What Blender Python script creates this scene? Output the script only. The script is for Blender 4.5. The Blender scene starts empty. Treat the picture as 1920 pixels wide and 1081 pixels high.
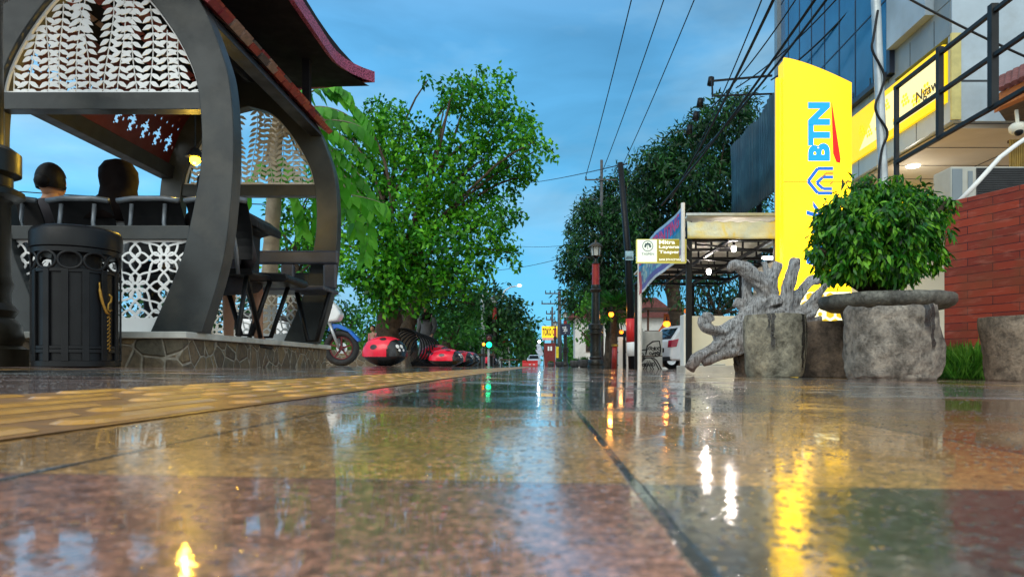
import bpy, bmesh, math, random
import numpy as np
from mathutils import Vector, Matrix, noise as mnoise

random.seed(7); RNG = np.random.default_rng(11)
R = math.radians; PI = math.pi
scene = bpy.context.scene
COL = scene.collection
F, CX, CY, H = 1321.0, 1015.0, 685.0, 0.0585      # focal length and vanishing point in photo pixels, lens height in metres

# ------------------------------------------------------------------ camera
cam_data = bpy.data.cameras.new('camera'); cam = bpy.data.objects.new('camera', cam_data); COL.objects.link(cam)
cam.location = (0, 0, H); cam.rotation_euler = (R(90), 0, 0)
cam_data.sensor_width = 36; cam_data.lens = F / 1920 * 36
cam_data.shift_x = -(CX - 960) / 1920; cam_data.shift_y = (CY - 540.5) / 1920
cam_data.clip_start = 0.01; cam_data.clip_end = 3000
cam_data.dof.use_dof = True; cam_data.dof.focus_distance = 6.0; cam_data.dof.aperture_fstop = 14
scene.camera = cam

# ------------------------------------------------------------------ dusk sky
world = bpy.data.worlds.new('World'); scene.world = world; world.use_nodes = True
wn, wl = world.node_tree.nodes, world.node_tree.links
wn.clear()
def wnode(t, **kw):
    n = wn.new(t)
    for k, v in kw.items(): setattr(n, k, v)
    return n
out = wnode('ShaderNodeOutputWorld'); bg = wnode('ShaderNodeBackground'); wl.new(bg.outputs[0], out.inputs[0])
tc = wnode('ShaderNodeTexCoord'); sep = wnode('ShaderNodeSeparateXYZ'); wl.new(tc.outputs['Generated'], sep.inputs[0])
ramp = wnode('ShaderNodeValToRGB'); wl.new(sep.outputs['Z'], ramp.inputs[0])
els = ramp.color_ramp.elements
SKY = [(0.0, (.135, .46, .68)), (.08, (.105, .40, .62)), (.22, (.082, .315, .54)), (.42, (.070, .245, .45)), (.62, (.16, .27, .42)), (1.0, (.60, .66, .70))]
while len(els) < len(SKY): els.new(.5)
for e, (p, c) in zip(els, SKY): e.position = p; e.color = (*c, 1)
# soft cloud banks
mp = wnode('ShaderNodeMapping'); mp.inputs['Scale'].default_value = (1.4, 1.4, 4.0); wl.new(tc.outputs['Generated'], mp.inputs[0])
nz = wnode('ShaderNodeTexNoise'); nz.inputs['Scale'].default_value = 1.9; nz.inputs['Detail'].default_value = 5; nz.inputs['Roughness'].default_value = .55
wl.new(mp.outputs[0], nz.inputs['Vector'])
cr = wnode('ShaderNodeMapRange'); cr.inputs[1].default_value = .44; cr.inputs[2].default_value = .66; cr.inputs[3].default_value = 0; cr.inputs[4].default_value = .75
wl.new(nz.outputs['Fac'], cr.inputs[0])
mc = wnode('ShaderNodeMix', data_type='RGBA'); wl.new(cr.outputs[0], mc.inputs[0]); wl.new(ramp.outputs[0], mc.inputs[6]); mc.inputs[7].default_value = (.20, .36, .49, 1)
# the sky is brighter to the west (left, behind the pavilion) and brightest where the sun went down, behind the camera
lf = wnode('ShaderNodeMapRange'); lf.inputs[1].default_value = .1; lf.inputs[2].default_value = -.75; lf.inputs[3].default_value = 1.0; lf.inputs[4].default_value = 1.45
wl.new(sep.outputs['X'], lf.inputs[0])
nz2 = wnode('ShaderNodeTexNoise'); nz2.inputs['Scale'].default_value = 3.1; nz2.inputs['Detail'].default_value = 6; nz2.inputs['Distortion'].default_value = .5; wl.new(mp.outputs[0], nz2.inputs['Vector'])
cr2 = wnode('ShaderNodeMapRange'); cr2.inputs[1].default_value = .35; cr2.inputs[2].default_value = .65; cr2.inputs[3].default_value = .86; cr2.inputs[4].default_value = 1.12; wl.new(nz2.outputs['Fac'], cr2.inputs[0])
vm0 = wnode('ShaderNodeVectorMath', operation='SCALE'); wl.new(mc.outputs[2], vm0.inputs[0]); wl.new(cr2.outputs[0], vm0.inputs['Scale'])
vm = wnode('ShaderNodeVectorMath', operation='SCALE'); wl.new(vm0.outputs[0], vm.inputs[0]); wl.new(lf.outputs[0], vm.inputs['Scale'])
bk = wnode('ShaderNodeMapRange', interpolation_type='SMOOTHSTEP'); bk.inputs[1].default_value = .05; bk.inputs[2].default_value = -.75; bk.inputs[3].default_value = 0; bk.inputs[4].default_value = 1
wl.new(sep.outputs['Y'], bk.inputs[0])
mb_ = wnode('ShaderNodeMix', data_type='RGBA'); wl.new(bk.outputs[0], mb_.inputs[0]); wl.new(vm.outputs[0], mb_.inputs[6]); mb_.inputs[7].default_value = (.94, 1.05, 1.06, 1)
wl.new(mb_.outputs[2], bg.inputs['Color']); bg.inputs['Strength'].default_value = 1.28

sun_d = bpy.data.lights.new('sun', 'SUN'); sun = bpy.data.objects.new('sun', sun_d); COL.objects.link(sun)
sun_d.energy = 1.0; sun_d.angle = R(35); sun_d.color = (1.0, .96, .86)
sun.rotation_euler = (R(48), 0, R(-28)); sun.location = (-3, -6, 9)   # the afterglow, behind the camera and to its left

scene.view_settings.view_transform = 'Standard'; scene.view_settings.look = 'None'
scene.view_settings.exposure = 0.28; scene.view_settings.gamma = 1.0
scene.render.engine = 'CYCLES'
cy = scene.cycles
cy.use_denoising = True; cy.max_bounces = 6; cy.diffuse_bounces = 3; cy.glossy_bounces = 4; cy.transmission_bounces = 4; cy.transparent_max_bounces = 6
cy.sample_clamp_indirect = 6.0; cy.caustics_reflective = False; cy.caustics_refractive = False
cy.use_adaptive_sampling = True; cy.adaptive_threshold = 0.02

# ------------------------------------------------------------------ helpers
def X(px, Y): return (px - CX) / F * Y
def Z(py, Y): return H + (CY - py) / F * Y
def P(px, py, Y): return Vector((X(px, Y), Y, Z(py, Y)))
def gz(x): return min(.052, -.02 * x) if x < 0 else max(-.05, -.014 * x)
def px2m(px, Y): return px / F * Y

class MB:
    """collects shapes, then links them as ONE mesh object"""
    def __init__(s): s.v = []; s.f = []
    def add(s, vs, fs):
        o = len(s.v); s.v += [tuple(v) for v in vs]; s.f += [tuple(i + o for i in f) for f in fs]; return s
    def box(s, c, d, rz=0, M=None):
        x, y, z = d[0] / 2, d[1] / 2, d[2] / 2
        vs = [Vector(p) for p in ((-x,-y,-z),(x,-y,-z),(x,y,-z),(-x,y,-z),(-x,-y,z),(x,-y,z),(x,y,z),(-x,y,z))]
        m = M if M is not None else Matrix.Rotation(rz, 3, 'Z')
        return s.add([m @ v + Vector(c) for v in vs], [(0,3,2,1),(4,5,6,7),(0,1,5,4),(1,2,6,5),(2,3,7,6),(3,0,4,7)])
    def bar(s, a, b, w, h=None):
        """rectangular bar from a to b"""
        a, b = Vector(a), Vector(b); d = b - a; L = d.length; h = h or w
        q = d.to_track_quat('X', 'Z').to_matrix()
        return s.box((a + b) / 2, (L, w, h), M=q)
    def tube(s, pts, r, n=8, cap=True, wob=0.0, flat=1.0):
        pts = [Vector(p) for p in pts]; k = len(pts)
        rs = r if isinstance(r, (list, tuple)) else [r] * k
        vs = []; up = None
        for i, p in enumerate(pts):
            t = (pts[min(i + 1, k - 1)] - pts[max(i - 1, 0)]).normalized()
            if up is None: up = Vector((0, 0, 1)) if abs(t.z) < .9 else Vector((0, 1, 0))
            a = t.cross(up); a = a.normalized() if a.length > 1e-6 else t.orthogonal().normalized()
            b = a.cross(t).normalized(); up = b
            for j in range(n):
                an = 2 * PI * j / n; rr = rs[i]
                if wob: rr *= 1 + wob * mnoise.noise(Vector((p.x * 9 + math.cos(an) * 1.4, p.y * 9 + math.sin(an) * 1.4, p.z * 9)))
                vs.append(p + a * math.cos(an) * rr + b * math.sin(an) * rr * flat)
        fs = []
        for i in range(k - 1):
            for j in range(n):
                q = (j + 1) % n; fs.append((i*n + j, i*n + q, (i+1)*n + q, (i+1)*n + j))
        if cap: fs.append(tuple(range(n - 1, -1, -1))); fs.append(tuple((k-1)*n + j for j in range(n)))
        return s.add(vs, fs)
    def lathe(s, c, prof, n=24, sx=1, sy=1, wob=0.0, wsc=4.0):
        """prof: (radius, z) from the bottom up"""
        c = Vector(c); vs = []; fs = []
        for r, z in prof:
            for j in range(n):
                an = 2 * PI * j / n; rr = r
                if wob: rr *= 1 + wob * mnoise.noise(Vector((math.cos(an) * wsc * .5 + c.x * 3, math.sin(an) * wsc * .5 + c.y, z * wsc)))
                vs.append(c + Vector((math.cos(an) * rr * sx, math.sin(an) * rr * sy, z)))
        for i in range(len(prof) - 1):
            for j in range(n):
                q = (j + 1) % n; fs.append((i*n + j, i*n + q, (i+1)*n + q, (i+1)*n + j))
        fs.append(tuple(range(n - 1, -1, -1))); fs.append(tuple((len(prof)-1)*n + j for j in range(n)))
        return s.add(vs, fs)
    def prism(s, pts, a0, a1, axis='y'):
        """outline extruded along an axis; pts are the two other coordinates in order"""
        n = len(pts)
        def mk(p, a): return {'y': (p[0], a, p[1]), 'x': (a, p[0], p[1]), 'z': (p[0], p[1], a)}[axis]
        vs = [mk(p, a0) for p in pts] + [mk(p, a1) for p in pts]
        fs = [tuple(range(n)), tuple(range(2*n - 1, n - 1, -1))]
        for i in range(n):
            q = (i + 1) % n; fs.append((i, i + n, q + n, q))
        return s.add(vs, fs)
    def ball(s, c, r, nu=16, nv=10, M=None):
        r = (r, r, r) if not isinstance(r, (list, tuple)) else r; c = Vector(c)
        vs = []; fs = []
        for i in range(nv + 1):
            th = PI * i / nv
            for j in range(nu):
                ph = 2 * PI * j / nu
                v = Vector((math.sin(th) * math.cos(ph) * r[0], math.sin(th) * math.sin(ph) * r[1], math.cos(th) * r[2]))
                vs.append(c + (M @ v if M is not None else v))
        for i in range(nv):
            for j in range(nu):
                q = (j + 1) % nu; fs.append((i*nu + j, (i+1)*nu + j, (i+1)*nu + q, i*nu + q))
        return s.add(vs, fs)
    def xf(s, M):
        s.v = [tuple(M @ Vector(v)) for v in s.v]; return s
    def disp(s, amp, sc, seed=0):
        for i, v in enumerate(s.v):
            p = Vector(v) * sc + Vector((seed, seed * 1.7, 0)); s.v[i] = tuple(Vector(v) + mnoise.noise_vector(p) * amp)
        return s
    def build(s, name, m, parent=None, smooth=False, bevel=0, fix=True, ang=None):
        o0 = world_origin(parent)
        me = bpy.data.meshes.new(name)
        me.from_pydata([(v[0] - o0.x, v[1] - o0.y, v[2] - o0.z) for v in s.v], [], s.f)
        if fix:
            bm = bmesh.new(); bm.from_mesh(me); bmesh.ops.remove_doubles(bm, verts=bm.verts, dist=1e-6)
            bmesh.ops.dissolve_degenerate(bm, edges=bm.edges, dist=1e-7)
            bmesh.ops.recalc_face_normals(bm, faces=bm.faces); bm.to_mesh(me); bm.free()
        me.materials.append(m)
        o = bpy.data.objects.new(name, me); COL.objects.link(o); o.parent = parent
        if smooth:
            me.polygons.foreach_set('use_smooth', [True] * len(me.polygons))
            if ang:
                try: me.set_sharp_from_angle(angle=R(ang))
                except Exception: pass
        if bevel:
            b = o.modifiers.new('bevel', 'BEVEL'); b.width = bevel; b.segments = 2; b.limit_method = 'ANGLE'; b.angle_limit = R(40)
        return o

def world_origin(o):
    v = Vector((0, 0, 0))
    while o is not None: v = v + Vector(o.location); o = o.parent
    return v
def tag(o, label, cat, group=None, kind=None):
    o['label'] = label; o['category'] = cat
    if group: o['group'] = group
    if kind: o['kind'] = kind
    return o
def thing(name, label, cat, loc=(0, 0, 0), group=None):
    o = bpy.data.objects.new(name, None); COL.objects.link(o); o.location = loc; o.empty_display_size = .1
    return tag(o, label, cat, group)
def structure(o): o['kind'] = 'structure'; return o
def clone(root, label=None, loc=None, rz=None, scale=None):
    r = root.copy(); COL.objects.link(r)
    if label: r['label'] = label
    if loc is not None: r.location = loc
    if rz is not None: r.rotation_euler = (0, 0, rz)
    if scale is not None: r.scale = (scale,) * 3 if not isinstance(scale, tuple) else scale
    def kids(src, dst):
        for ch in list(src.children):
            c = ch.copy(); COL.objects.link(c); c.parent = dst; kids(ch, c)
    kids(root, r)
    return r

# ------------------------------------------------------------------ materials
class NT:
    def __init__(s, name):
        s.m = bpy.data.materials.new(name); s.m.use_nodes = True; s.n = s.m.node_tree.nodes; s.l = s.m.node_tree.links
        s.b = s.n['Principled BSDF']; s.o = s.n['Material Output']
    def new(s, t, **kw):
        n = s.n.new(t)
        for k, v in kw.items():
            if k.startswith('i_'): n.inputs[k[2:]].default_value = v
            else: setattr(n, k, v)
        return n
    def link(s, a, b): s.l.new(a, b)
    def math(s, op, a, b=None, c=None):
        n = s.n.new('ShaderNodeMath'); n.operation = op
        for i, v in enumerate((a, b, c)):
            if v is None: continue
            if isinstance(v, (int, float)): n.inputs[i].default_value = v
            else: s.l.new(v, n.inputs[i])
        return n.outputs[0]
    def noise(s, scale, detail=4, vec=None, rough=.55, dist=0):
        n = s.n.new('ShaderNodeTexNoise'); n.inputs['Scale'].default_value = scale; n.inputs['Detail'].default_value = detail
        n.inputs['Roughness'].default_value = rough; n.inputs['Distortion'].default_value = dist
        s.l.new(vec if vec is not None else s.coord(), n.inputs['Vector']); return n.outputs['Fac']
    def coord(s):
        if not hasattr(s, 'tc'): s.tc = s.n.new('ShaderNodeTexCoord')
        return s.tc.outputs['Object']
    def maprange(s, v, a, b, c, d):
        n = s.n.new('ShaderNodeMapRange'); s.l.new(v, n.inputs[0])
        for i, q in enumerate((a, b, c, d)): n.inputs[i + 1].default_value = q
        return n.outputs[0]
    def ramp(s, v, stops, interp='LINEAR'):
        n = s.n.new('ShaderNodeValToRGB'); n.color_ramp.interpolation = interp; e = n.color_ramp.elements
        while len(e) < len(stops): e.new(.5)
        for q, (p, c) in zip(e, stops): q.position = p; q.color = (*c, 1)
        s.l.new(v, n.inputs[0]); return n.outputs[0]
    def mix(s, f, a, b, blend='MIX'):
        n = s.n.new('ShaderNodeMix'); n.data_type = 'RGBA'; n.blend_type = blend
        for i, v in ((0, f), (6, a), (7, b)):
            if isinstance(v, (int, float)): n.inputs[i].default_value = v
            elif isinstance(v, tuple): n.inputs[i].default_value = (*v, 1)
            else: s.l.new(v, n.inputs[i])
        return n.outputs[2]
    def bump(s, h, strength=.3, dist=.01):
        n = s.n.new('ShaderNodeBump'); n.inputs['Strength'].default_value = strength; n.inputs['Distance'].default_value = dist
        s.l.new(h, n.inputs['Height']); s.l.new(n.outputs[0], s.b.inputs['Normal']); return n.outputs[0]
    def base(s, c):
        if isinstance(c, tuple): s.b.inputs['Base Color'].default_value = (*c, 1)
        else: s.l.new(c, s.b.inputs['Base Color'])
def scl(c, k): return tuple(min(1, x * k) for x in c)
def mat(name, c, rough=.5, metal=0, var=.25, vs=6, bump=0, bs=40, spec=.5, bd=.004, dirt=None):
    t = NT(name); t.b.inputs['Roughness'].default_value = rough; t.b.inputs['Metallic'].default_value = metal
    t.b.inputs['Specular IOR Level'].default_value = spec
    n = t.noise(vs, 5)
    col = t.ramp(n, [(.3, scl(c, 1 - var)), (.5, c), (.72, scl(c, 1 + var))])
    if dirt:
        d = t.maprange(t.noise(vs * .45, 6, rough=.65), .5, .68, 0, .8); col = t.mix(d, col, dirt)
    t.base(col)
    r = t.maprange(t.noise(vs * 1.7, 4), .3, .7, rough * .8, min(1, rough * 1.2)); t.link(r, t.b.inputs['Roughness'])
    if bump: t.bump(t.noise(bs, 5), bump, bd)
    return t.m
def emit(name, c, k):
    t = NT(name); t.base(scl(c, .6)); t.b.inputs['Emission Color'].default_value = (*c, 1); t.b.inputs['Emission Strength'].default_value = k
    return t.m
def leafmat(name, dark, mid, light, trans=.35, rough=.45, sc=.9):
    """each leaf its own green; lighter and duller twigs in patches"""
    t = NT(name)
    g = t.new('ShaderNodeNewGeometry'); n = t.noise(sc, 3)
    v = t.math('ADD', t.math('MULTIPLY', g.outputs['Random Per Island'], .55), t.math('MULTIPLY', t.maprange(n, .3, .7, 0, 1), .45))
    c = t.ramp(v, [(.12, dark), (.5, mid), (.9, light)])
    t.base(c); t.b.inputs['Roughness'].default_value = rough; t.b.inputs['Specular IOR Level'].default_value = .35
    tr = t.new('ShaderNodeBsdfTranslucent'); t.link(c, tr.inputs[0])
    mx = t.new('ShaderNodeMixShader'); mx.inputs[0].default_value = trans
    t.link(t.b.outputs[0], mx.inputs[1]); t.link(tr.outputs[0], mx.inputs[2]); t.link(mx.outputs[0], t.o.inputs[0])
    return t.m

M = {}
M['steel'] = mat('painted_steel', (.027, .032, .033), .42, 0, .35, 4, .06, 60, .4, dirt=(.062, .062, .054))
M['steel_dark'] = mat('dark_steel', (.012, .013, .014), .5, 0, .3, 5, spec=.3)
M['black'] = mat('black_paint', (.006, .0065, .0075), .42, 0, .3, 8, spec=.22)
M['black_soft'] = mat('black_rubber', (.014, .014, .015), .7, 0, .3, 12)
M['white'] = mat('white_panel', (.88, .90, .90), .45, 0, .06, 4)
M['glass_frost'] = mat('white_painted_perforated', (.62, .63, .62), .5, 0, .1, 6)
M['bronze'] = mat('lamp_bronze', (.045, .034, .02), .32, .55, .4, 9, .15, 50)
M['gold'] = mat('gold_paint', (.36, .20, .03), .35, .6, .3, 14)
M['bronze_dark'] = mat('dark_bronze', (.018, .016, .011), .35, .3, .4, 9, .15, 50)
M['red_pole'] = mat('red_pole_paint', (.32, .02, .012), .4, 0, .3, 8)
M['red'] = mat('red_fibreglass', (.80, .016, .045), .22, 0, .15, 5)
M['plastic_red'] = mat('red_plastic', (.65, .02, .02), .4, 0, .15, 5)
M['bug_black'] = mat('black_fibreglass', (.012, .012, .014), .25, 0, .2, 6)
M['maroon'] = mat('maroon', (.16, .012, .012), .6, 0, .3, 10)
M['soffit_dark'] = mat('dark_soffit', (.009, .008, .009), .8, 0, .3, 3, spec=.2)
M['wood_dark'] = mat('dark_timber', (.06, .035, .02), .6, 0, .35, 9)
M['bark'] = mat('bark', (.075, .055, .038), .9, 0, .55, 7, .9, 26, .2, .03)
M['bark_pale'] = mat('pale_bark', (.30, .25, .18), .85, 0, .3, 9, .5, 30, .2, .01)
M['concrete'] = mat('old_concrete', (.42, .43, .40), .85, 0, .2, 3, .3, 40, dirt=(.2, .21, .19))
M['cap'] = mat('plinth_cap', (.50, .51, .47), .6, 0, .2, 6, .3, 50, dirt=(.25, .26, .22))
M['cream'] = mat('cream_plaster', (.68, .68, .58), .75, 0, .08, 2, .1, 60)
M['white_wall'] = mat('white_plaster', (.72, .73, .70), .75, 0, .1, 2.4, .1, 60, dirt=(.5, .52, .48))
M['galv'] = mat('galvanised', (.42, .46, .47), .42, .45, .2, 8)
M['skin'] = mat('skin', (.46, .24, .145), .55, 0, .08, 12)
M['hair'] = mat('dark_hair', (.005, .004, .004), .6, 0, .3, 60, spec=.2)
M['hijab'] = mat('dark_scarf', (.007, .004, .0035), .9, 0, .25, 8, spec=.1)
M['glass'] = mat('dark_glass', (.012, .018, .025), .06, 0, .1, 2)
M['chrome'] = mat('bright_metal', (.6, .62, .64), .25, .9, .1, 10)
M['tyre'] = mat('tyre', (.013, .013, .014), .75, 0, .25, 20)

# leaves -----------------------------------------------------------
def leaf_mesh(name, C, D, N, L, W, m, parent=None, six=False):
    """C base points, D directions, N normals (n x 3), L lengths, W widths -> one mesh of separate leaf blades"""
    n = len(C); D = D / np.linalg.norm(D, axis=1, keepdims=True)
    S = np.cross(D, N); S /= (np.linalg.norm(S, axis=1, keepdims=True) + 1e-9); N2 = np.cross(S, D)
    L = L[:, None]; W = W[:, None]
    if six:
        pts = [C, C + D*L*.3 + S*W*.45 + N2*W*.10, C + D*L*.65 + S*W*.40 + N2*W*.06, C + D*L - N2*L*.10, C + D*L*.65 - S*W*.40 + N2*W*.06, C + D*L*.3 - S*W*.45 + N2*W*.10, C + D*L*.5 - N2*W*.02]
        k = 7; quads = [(0, 1, 6, 5), (1, 2, 3, 6), (5, 6, 3, 4)]
    else:
        pts = [C, C + D*L*.45 + S*W*.5 + N2*W*.12, C + D*L - N2*L*.08, C + D*L*.45 - S*W*.5 + N2*W*.12]; k = 4; quads = [(0, 1, 2, 3)]
    V = np.stack(pts, 1).reshape(-1, 3); o0 = np.array(world_origin(parent)); V = V - o0
    base = (np.arange(n) * k)[:, None]
    Q = np.concatenate([base + np.array(q)[None, :] for q in quads], 0)
    me = bpy.data.meshes.new(name); me.vertices.add(len(V)); me.vertices.foreach_set('co', V.astype(np.float32).ravel())
    me.loops.add(Q.size); me.loops.foreach_set('vertex_index', Q.astype(np.int32).ravel())
    me.polygons.add(len(Q)); me.polygons.foreach_set('loop_start', (np.arange(len(Q)) * 4).astype(np.int32))
    me.update(calc_edges=True); me.materials.append(m)
    me.polygons.foreach_set('use_smooth', [True] * len(me.polygons))
    o = bpy.data.objects.new(name, me); COL.objects.link(o); o.parent = parent
    return o
def rdir(n):
    v = RNG.normal(size=(n, 3)); return v / np.linalg.norm(v, axis=1, keepdims=True)
def crown(name, blobs, dens, L, W, m, parent, droop=.5, twig=6, spread=1.2, six=False, shell=.5, up=.5):
    """blobs: (centre, radius) lumps of the crown; leaves hang on twigs scattered through each lump's outer part"""
    Cs, Ds, Ns = [], [], []
    for c, r in blobs:
        nt = max(4, int(dens * r * r))
        d = rdir(nt); rad = r * (shell + (1 - shell) * RNG.random(nt) ** .6)
        rad *= 1 + .22 * RNG.normal(size=nt) * (RNG.random(nt) < .35)
        c0 = np.array(c)[None] + d * rad[:, None] * np.array([1, 1, .88])[None]
        for k in range(twig):
            off = rdir(nt) * (L * spread * RNG.random(nt) ** .5)[:, None]
            dr = d * .5 + rdir(nt) * .9; dr[:, 2] -= droop
            nn = rdir(nt) * .7 + d * .4; nn[:, 2] += up
            Cs.append(c0 + off); Ds.append(dr); Ns.append(nn)
    C = np.concatenate(Cs); D = np.concatenate(Ds); N = np.concatenate(Ns); n = len(C)
    return leaf_mesh(name, C, D, N, L * RNG.uniform(.6, 1.25, n), W * RNG.uniform(.7, 1.2, n), m, parent, six)
def limbs(mb, start, r0, targets, n=9, bend=.25):
    for t in targets:
        a, b = Vector(start), Vector(t); L = (b - a).length
        pts = []; rs = []
        o = Vector((random.uniform(-1, 1), random.uniform(-1, 1), random.uniform(.1, .9))) * L * bend * .5
        for i in range(n):
            u = i / (n - 1); p = a.lerp(b, u) + o * math.sin(u * PI) + mnoise.noise_vector(a + Vector((u * 3, L, u))) * L * .03 * u
            pts.append(p); rs.append(r0 * (1 - u) ** .8 + .012)
        mb.tube(pts, rs, 8, wob=.25)
def text_mb(body, bold=0.0, shear=0.0, extrude=0.0, spacing=1.0):
    cu = bpy.data.curves.new('lettering', 'FONT'); cu.body = body; cu.offset = bold; cu.shear = shear; cu.extrude = extrude; cu.space_character = spacing
    cu.resolution_u = 4
    o = bpy.data.objects.new('lettering', cu); COL.objects.link(o)
    dg = bpy.context.evaluated_depsgraph_get(); me = bpy.data.meshes.new_from_object(o.evaluated_get(dg))
    v = np.array([x.co[:] for x in me.vertices]); f = [tuple(p.vertices) for p in me.polygons]
    bpy.data.objects.remove(o); bpy.data.curves.remove(cu); bpy.data.meshes.remove(me)
    v[:, :2] -= v[:, :2].min(0); s = v[:, :2].max(0); v[:, 0] /= s[0]; v[:, 1] /= s[1]
    return v, f
def place_text(mb, body, origin, ux, uy, w, h, thick=.004, **kw):
    """text from origin (lower left), w long along ux and h tall along uy, raised off its board"""
    v, f = text_mb(body, extrude=.01, **kw)
    ux, uy, o = Vector(ux).normalized(), Vector(uy).normalized(), Vector(origin); nrm = ux.cross(uy)
    zs = np.sign(v[:, 2])
    mb.add([o + ux * (p[0] * w) + uy * (p[1] * h) + nrm * (thick * (z + 1) * .5) for p, z in zip(v, zs)], f)

# ================================================================== SETTING: ground, pavement, tactile strip
t = NT('asphalt'); n = t.noise(3, 6); t.base(t.ramp(n, [(.3, (.035, .036, .038)), (.7, (.07, .07, .068))])); t.b.inputs['Roughness'].default_value = .5
t.bump(t.noise(60, 3), .4, .01); M['asphalt'] = t.m
mb = MB(); mb.add([(-900, -60, -.08), (900, -60, -.08), (900, 1500, -.08), (-900, 1500, -.08)], [(0, 1, 2, 3)])
structure(mb.build('ground', M['asphalt']))

TX, TY, X0, Y0 = .30, .58, .047, .351
def paving(name):
    t = NT(name); co = t.coord()
    at = t.new('ShaderNodeAttribute', attribute_name='tile_color')
    sp = t.new('ShaderNodeSeparateXYZ'); t.link(co, sp.inputs[0])
    speck = t.noise(330, 2, rough=.7); mott = t.noise(105, 5, rough=.7); big = t.noise(7, 4)
    k = t.ramp(speck, [(.3, (.40, .38, .37)), (.5, (.95, .95, .95)), (.70, (1.75, 1.7, 1.6))])
    c = t.mix(1.0, at.outputs['Color'], k, 'MULTIPLY')
    k2 = t.ramp(mott, [(.32, (.42, .40, .40)), (.5, (1, 1, 1)), (.68, (1.6, 1.55, 1.5))]); c = t.mix(1.0, c, k2, 'MULTIPLY')
    k3 = t.ramp(big, [(.35, (.82, .82, .84)), (.65, (1.12, 1.1, 1.06))]); c = t.mix(1.0, c, k3, 'MULTIPLY')
    def edge(v, o, s):
        f = t.math('FRACT', t.math('ADD', t.math('DIVIDE', t.math('SUBTRACT', v, o), s), 50.0))
        return t.math('MULTIPLY', t.math('MINIMUM', f, t.math('SUBTRACT', 1.0, f)), s)
    wob = t.math('MULTIPLY', t.math('SUBTRACT', t.noise(22, 3), .5), .0035)
    ex = t.math('ADD', edge(sp.outputs['X'], X0, TX), wob); ey = t.math('ADD', edge(sp.outputs['Y'], Y0, TY), wob)
    gx = t.maprange(ex, .0022, .0036, 1, 0); gy = t.maprange(ey, .0008, .0016, .8, 0)
    g = t.math('MAXIMUM', gx, gy); c = t.mix(g, c, (.016, .022, .024)); t.base(c)
    wet = t.noise(3.0, 6, rough=.62)
    t.link(t.maprange(wet, .35, .65, .22, .34), t.b.inputs['Roughness']); t.b.inputs['Specular IOR Level'].default_value = .3
    t.b.inputs['Coat Weight'].default_value = 1.0; t.b.inputs['Coat IOR'].default_value = 1.58
    t.link(t.maprange(wet, .50, .63, .010, .18), t.b.inputs['Coat Roughness'])
    # thin film of water: ripples and droplets
    fine = t.math('ADD', t.math('MULTIPLY', t.noise(300, 2, rough=.6), .27), t.math('MULTIPLY', t.noise(70, 2), .20))
    rip = t.math('MULTIPLY', fine, t.maprange(wet, .46, .63, .10, 2.0))
    vd = t.new('ShaderNodeTexVoronoi'); vd.inputs['Scale'].default_value = 190; t.link(co, vd.inputs['Vector'])
    vs_ = t.new('ShaderNodeSeparateColor'); t.link(vd.outputs['Color'], vs_.inputs[0])
    drop = t.math('MULTIPLY', t.maprange(vd.outputs['Distance'], .12, .42, 1, 0), t.maprange(vs_.outputs[0], .62, .64, 0, 1))
    drop = t.math('MULTIPLY', drop, t.maprange(t.noise(4.5, 4), .40, .54, .1, 1))
    h = t.math('ADD', rip, t.math('MULTIPLY', drop, .9))
    h = t.math('SUBTRACT', h, t.math('MULTIPLY', g, .25))
    bp = t.new('ShaderNodeBump'); bp.inputs['Strength'].default_value = .5; bp.inputs['Distance'].default_value = .0011; t.link(h, bp.inputs['Height'])
    t.link(bp.outputs[0], t.b.inputs['Coat Normal']); t.link(bp.outputs[0], t.b.inputs['Normal'])
    return t.m
M['paving'] = paving('wet_granite_paving')
OCHRE, REDBR, DARK, PINK, GREY, BROWN = (.62, .34, .115), (.40, .19, .125), (.078, .082, .072), (.46, .32, .28), (.30, .30, .29), (.26, .15, .08)
def tilecol(c, r):
    if r <= -1: return DARK if c >= 0 else REDBR
    if r == 0: return OCHRE if c < 1 else (.34, .18, .06)
    if r == 1: return PINK if c <= -2 else (DARK if c < 1 else BROWN)
    if r == 2: return PINK if c <= -2 else (DARK if c < 2 else GREY)
    h = random.Random(c * 131 + r * 17)
    band = (r // 2) % 3
    pool = [[PINK, GREY, OCHRE], [DARK, GREY, REDBR], [GREY, OCHRE, PINK]][band]
    return h.choice(pool)
vs, fs, cols = [], [], []
xs = [X0 + TX * i for i in range(-46, 40)]; ys = [Y0 + TY * i for i in range(-3, 60)] + [Y0 + TY * 60 + 6 * i for i in range(0, 10)]
for j in range(len(ys) - 1):
    for i in range(len(xs) - 1):
        o = len(vs)
        for x, y in ((xs[i], ys[j]), (xs[i+1], ys[j]), (xs[i+1], ys[j+1]), (xs[i], ys[j+1])): vs.append((x, y, gz(x)))
        fs.append((o, o+1, o+2, o+3)); cols.append(tilecol(i - 46, j - 3))
me = bpy.data.meshes.new('pavement'); me.from_pydata(vs, [], fs); me.materials.append(M['paving'])
at = me.color_attributes.new('tile_color', 'FLOAT_COLOR', 'CORNER')
at.data.foreach_set('color', np.repeat(np.array([(*c, 1) for c in cols], dtype=np.float32), 4, 0).ravel())
pav = bpy.data.objects.new('pavement', me); COL.objects.link(pav); structure(pav)

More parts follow.
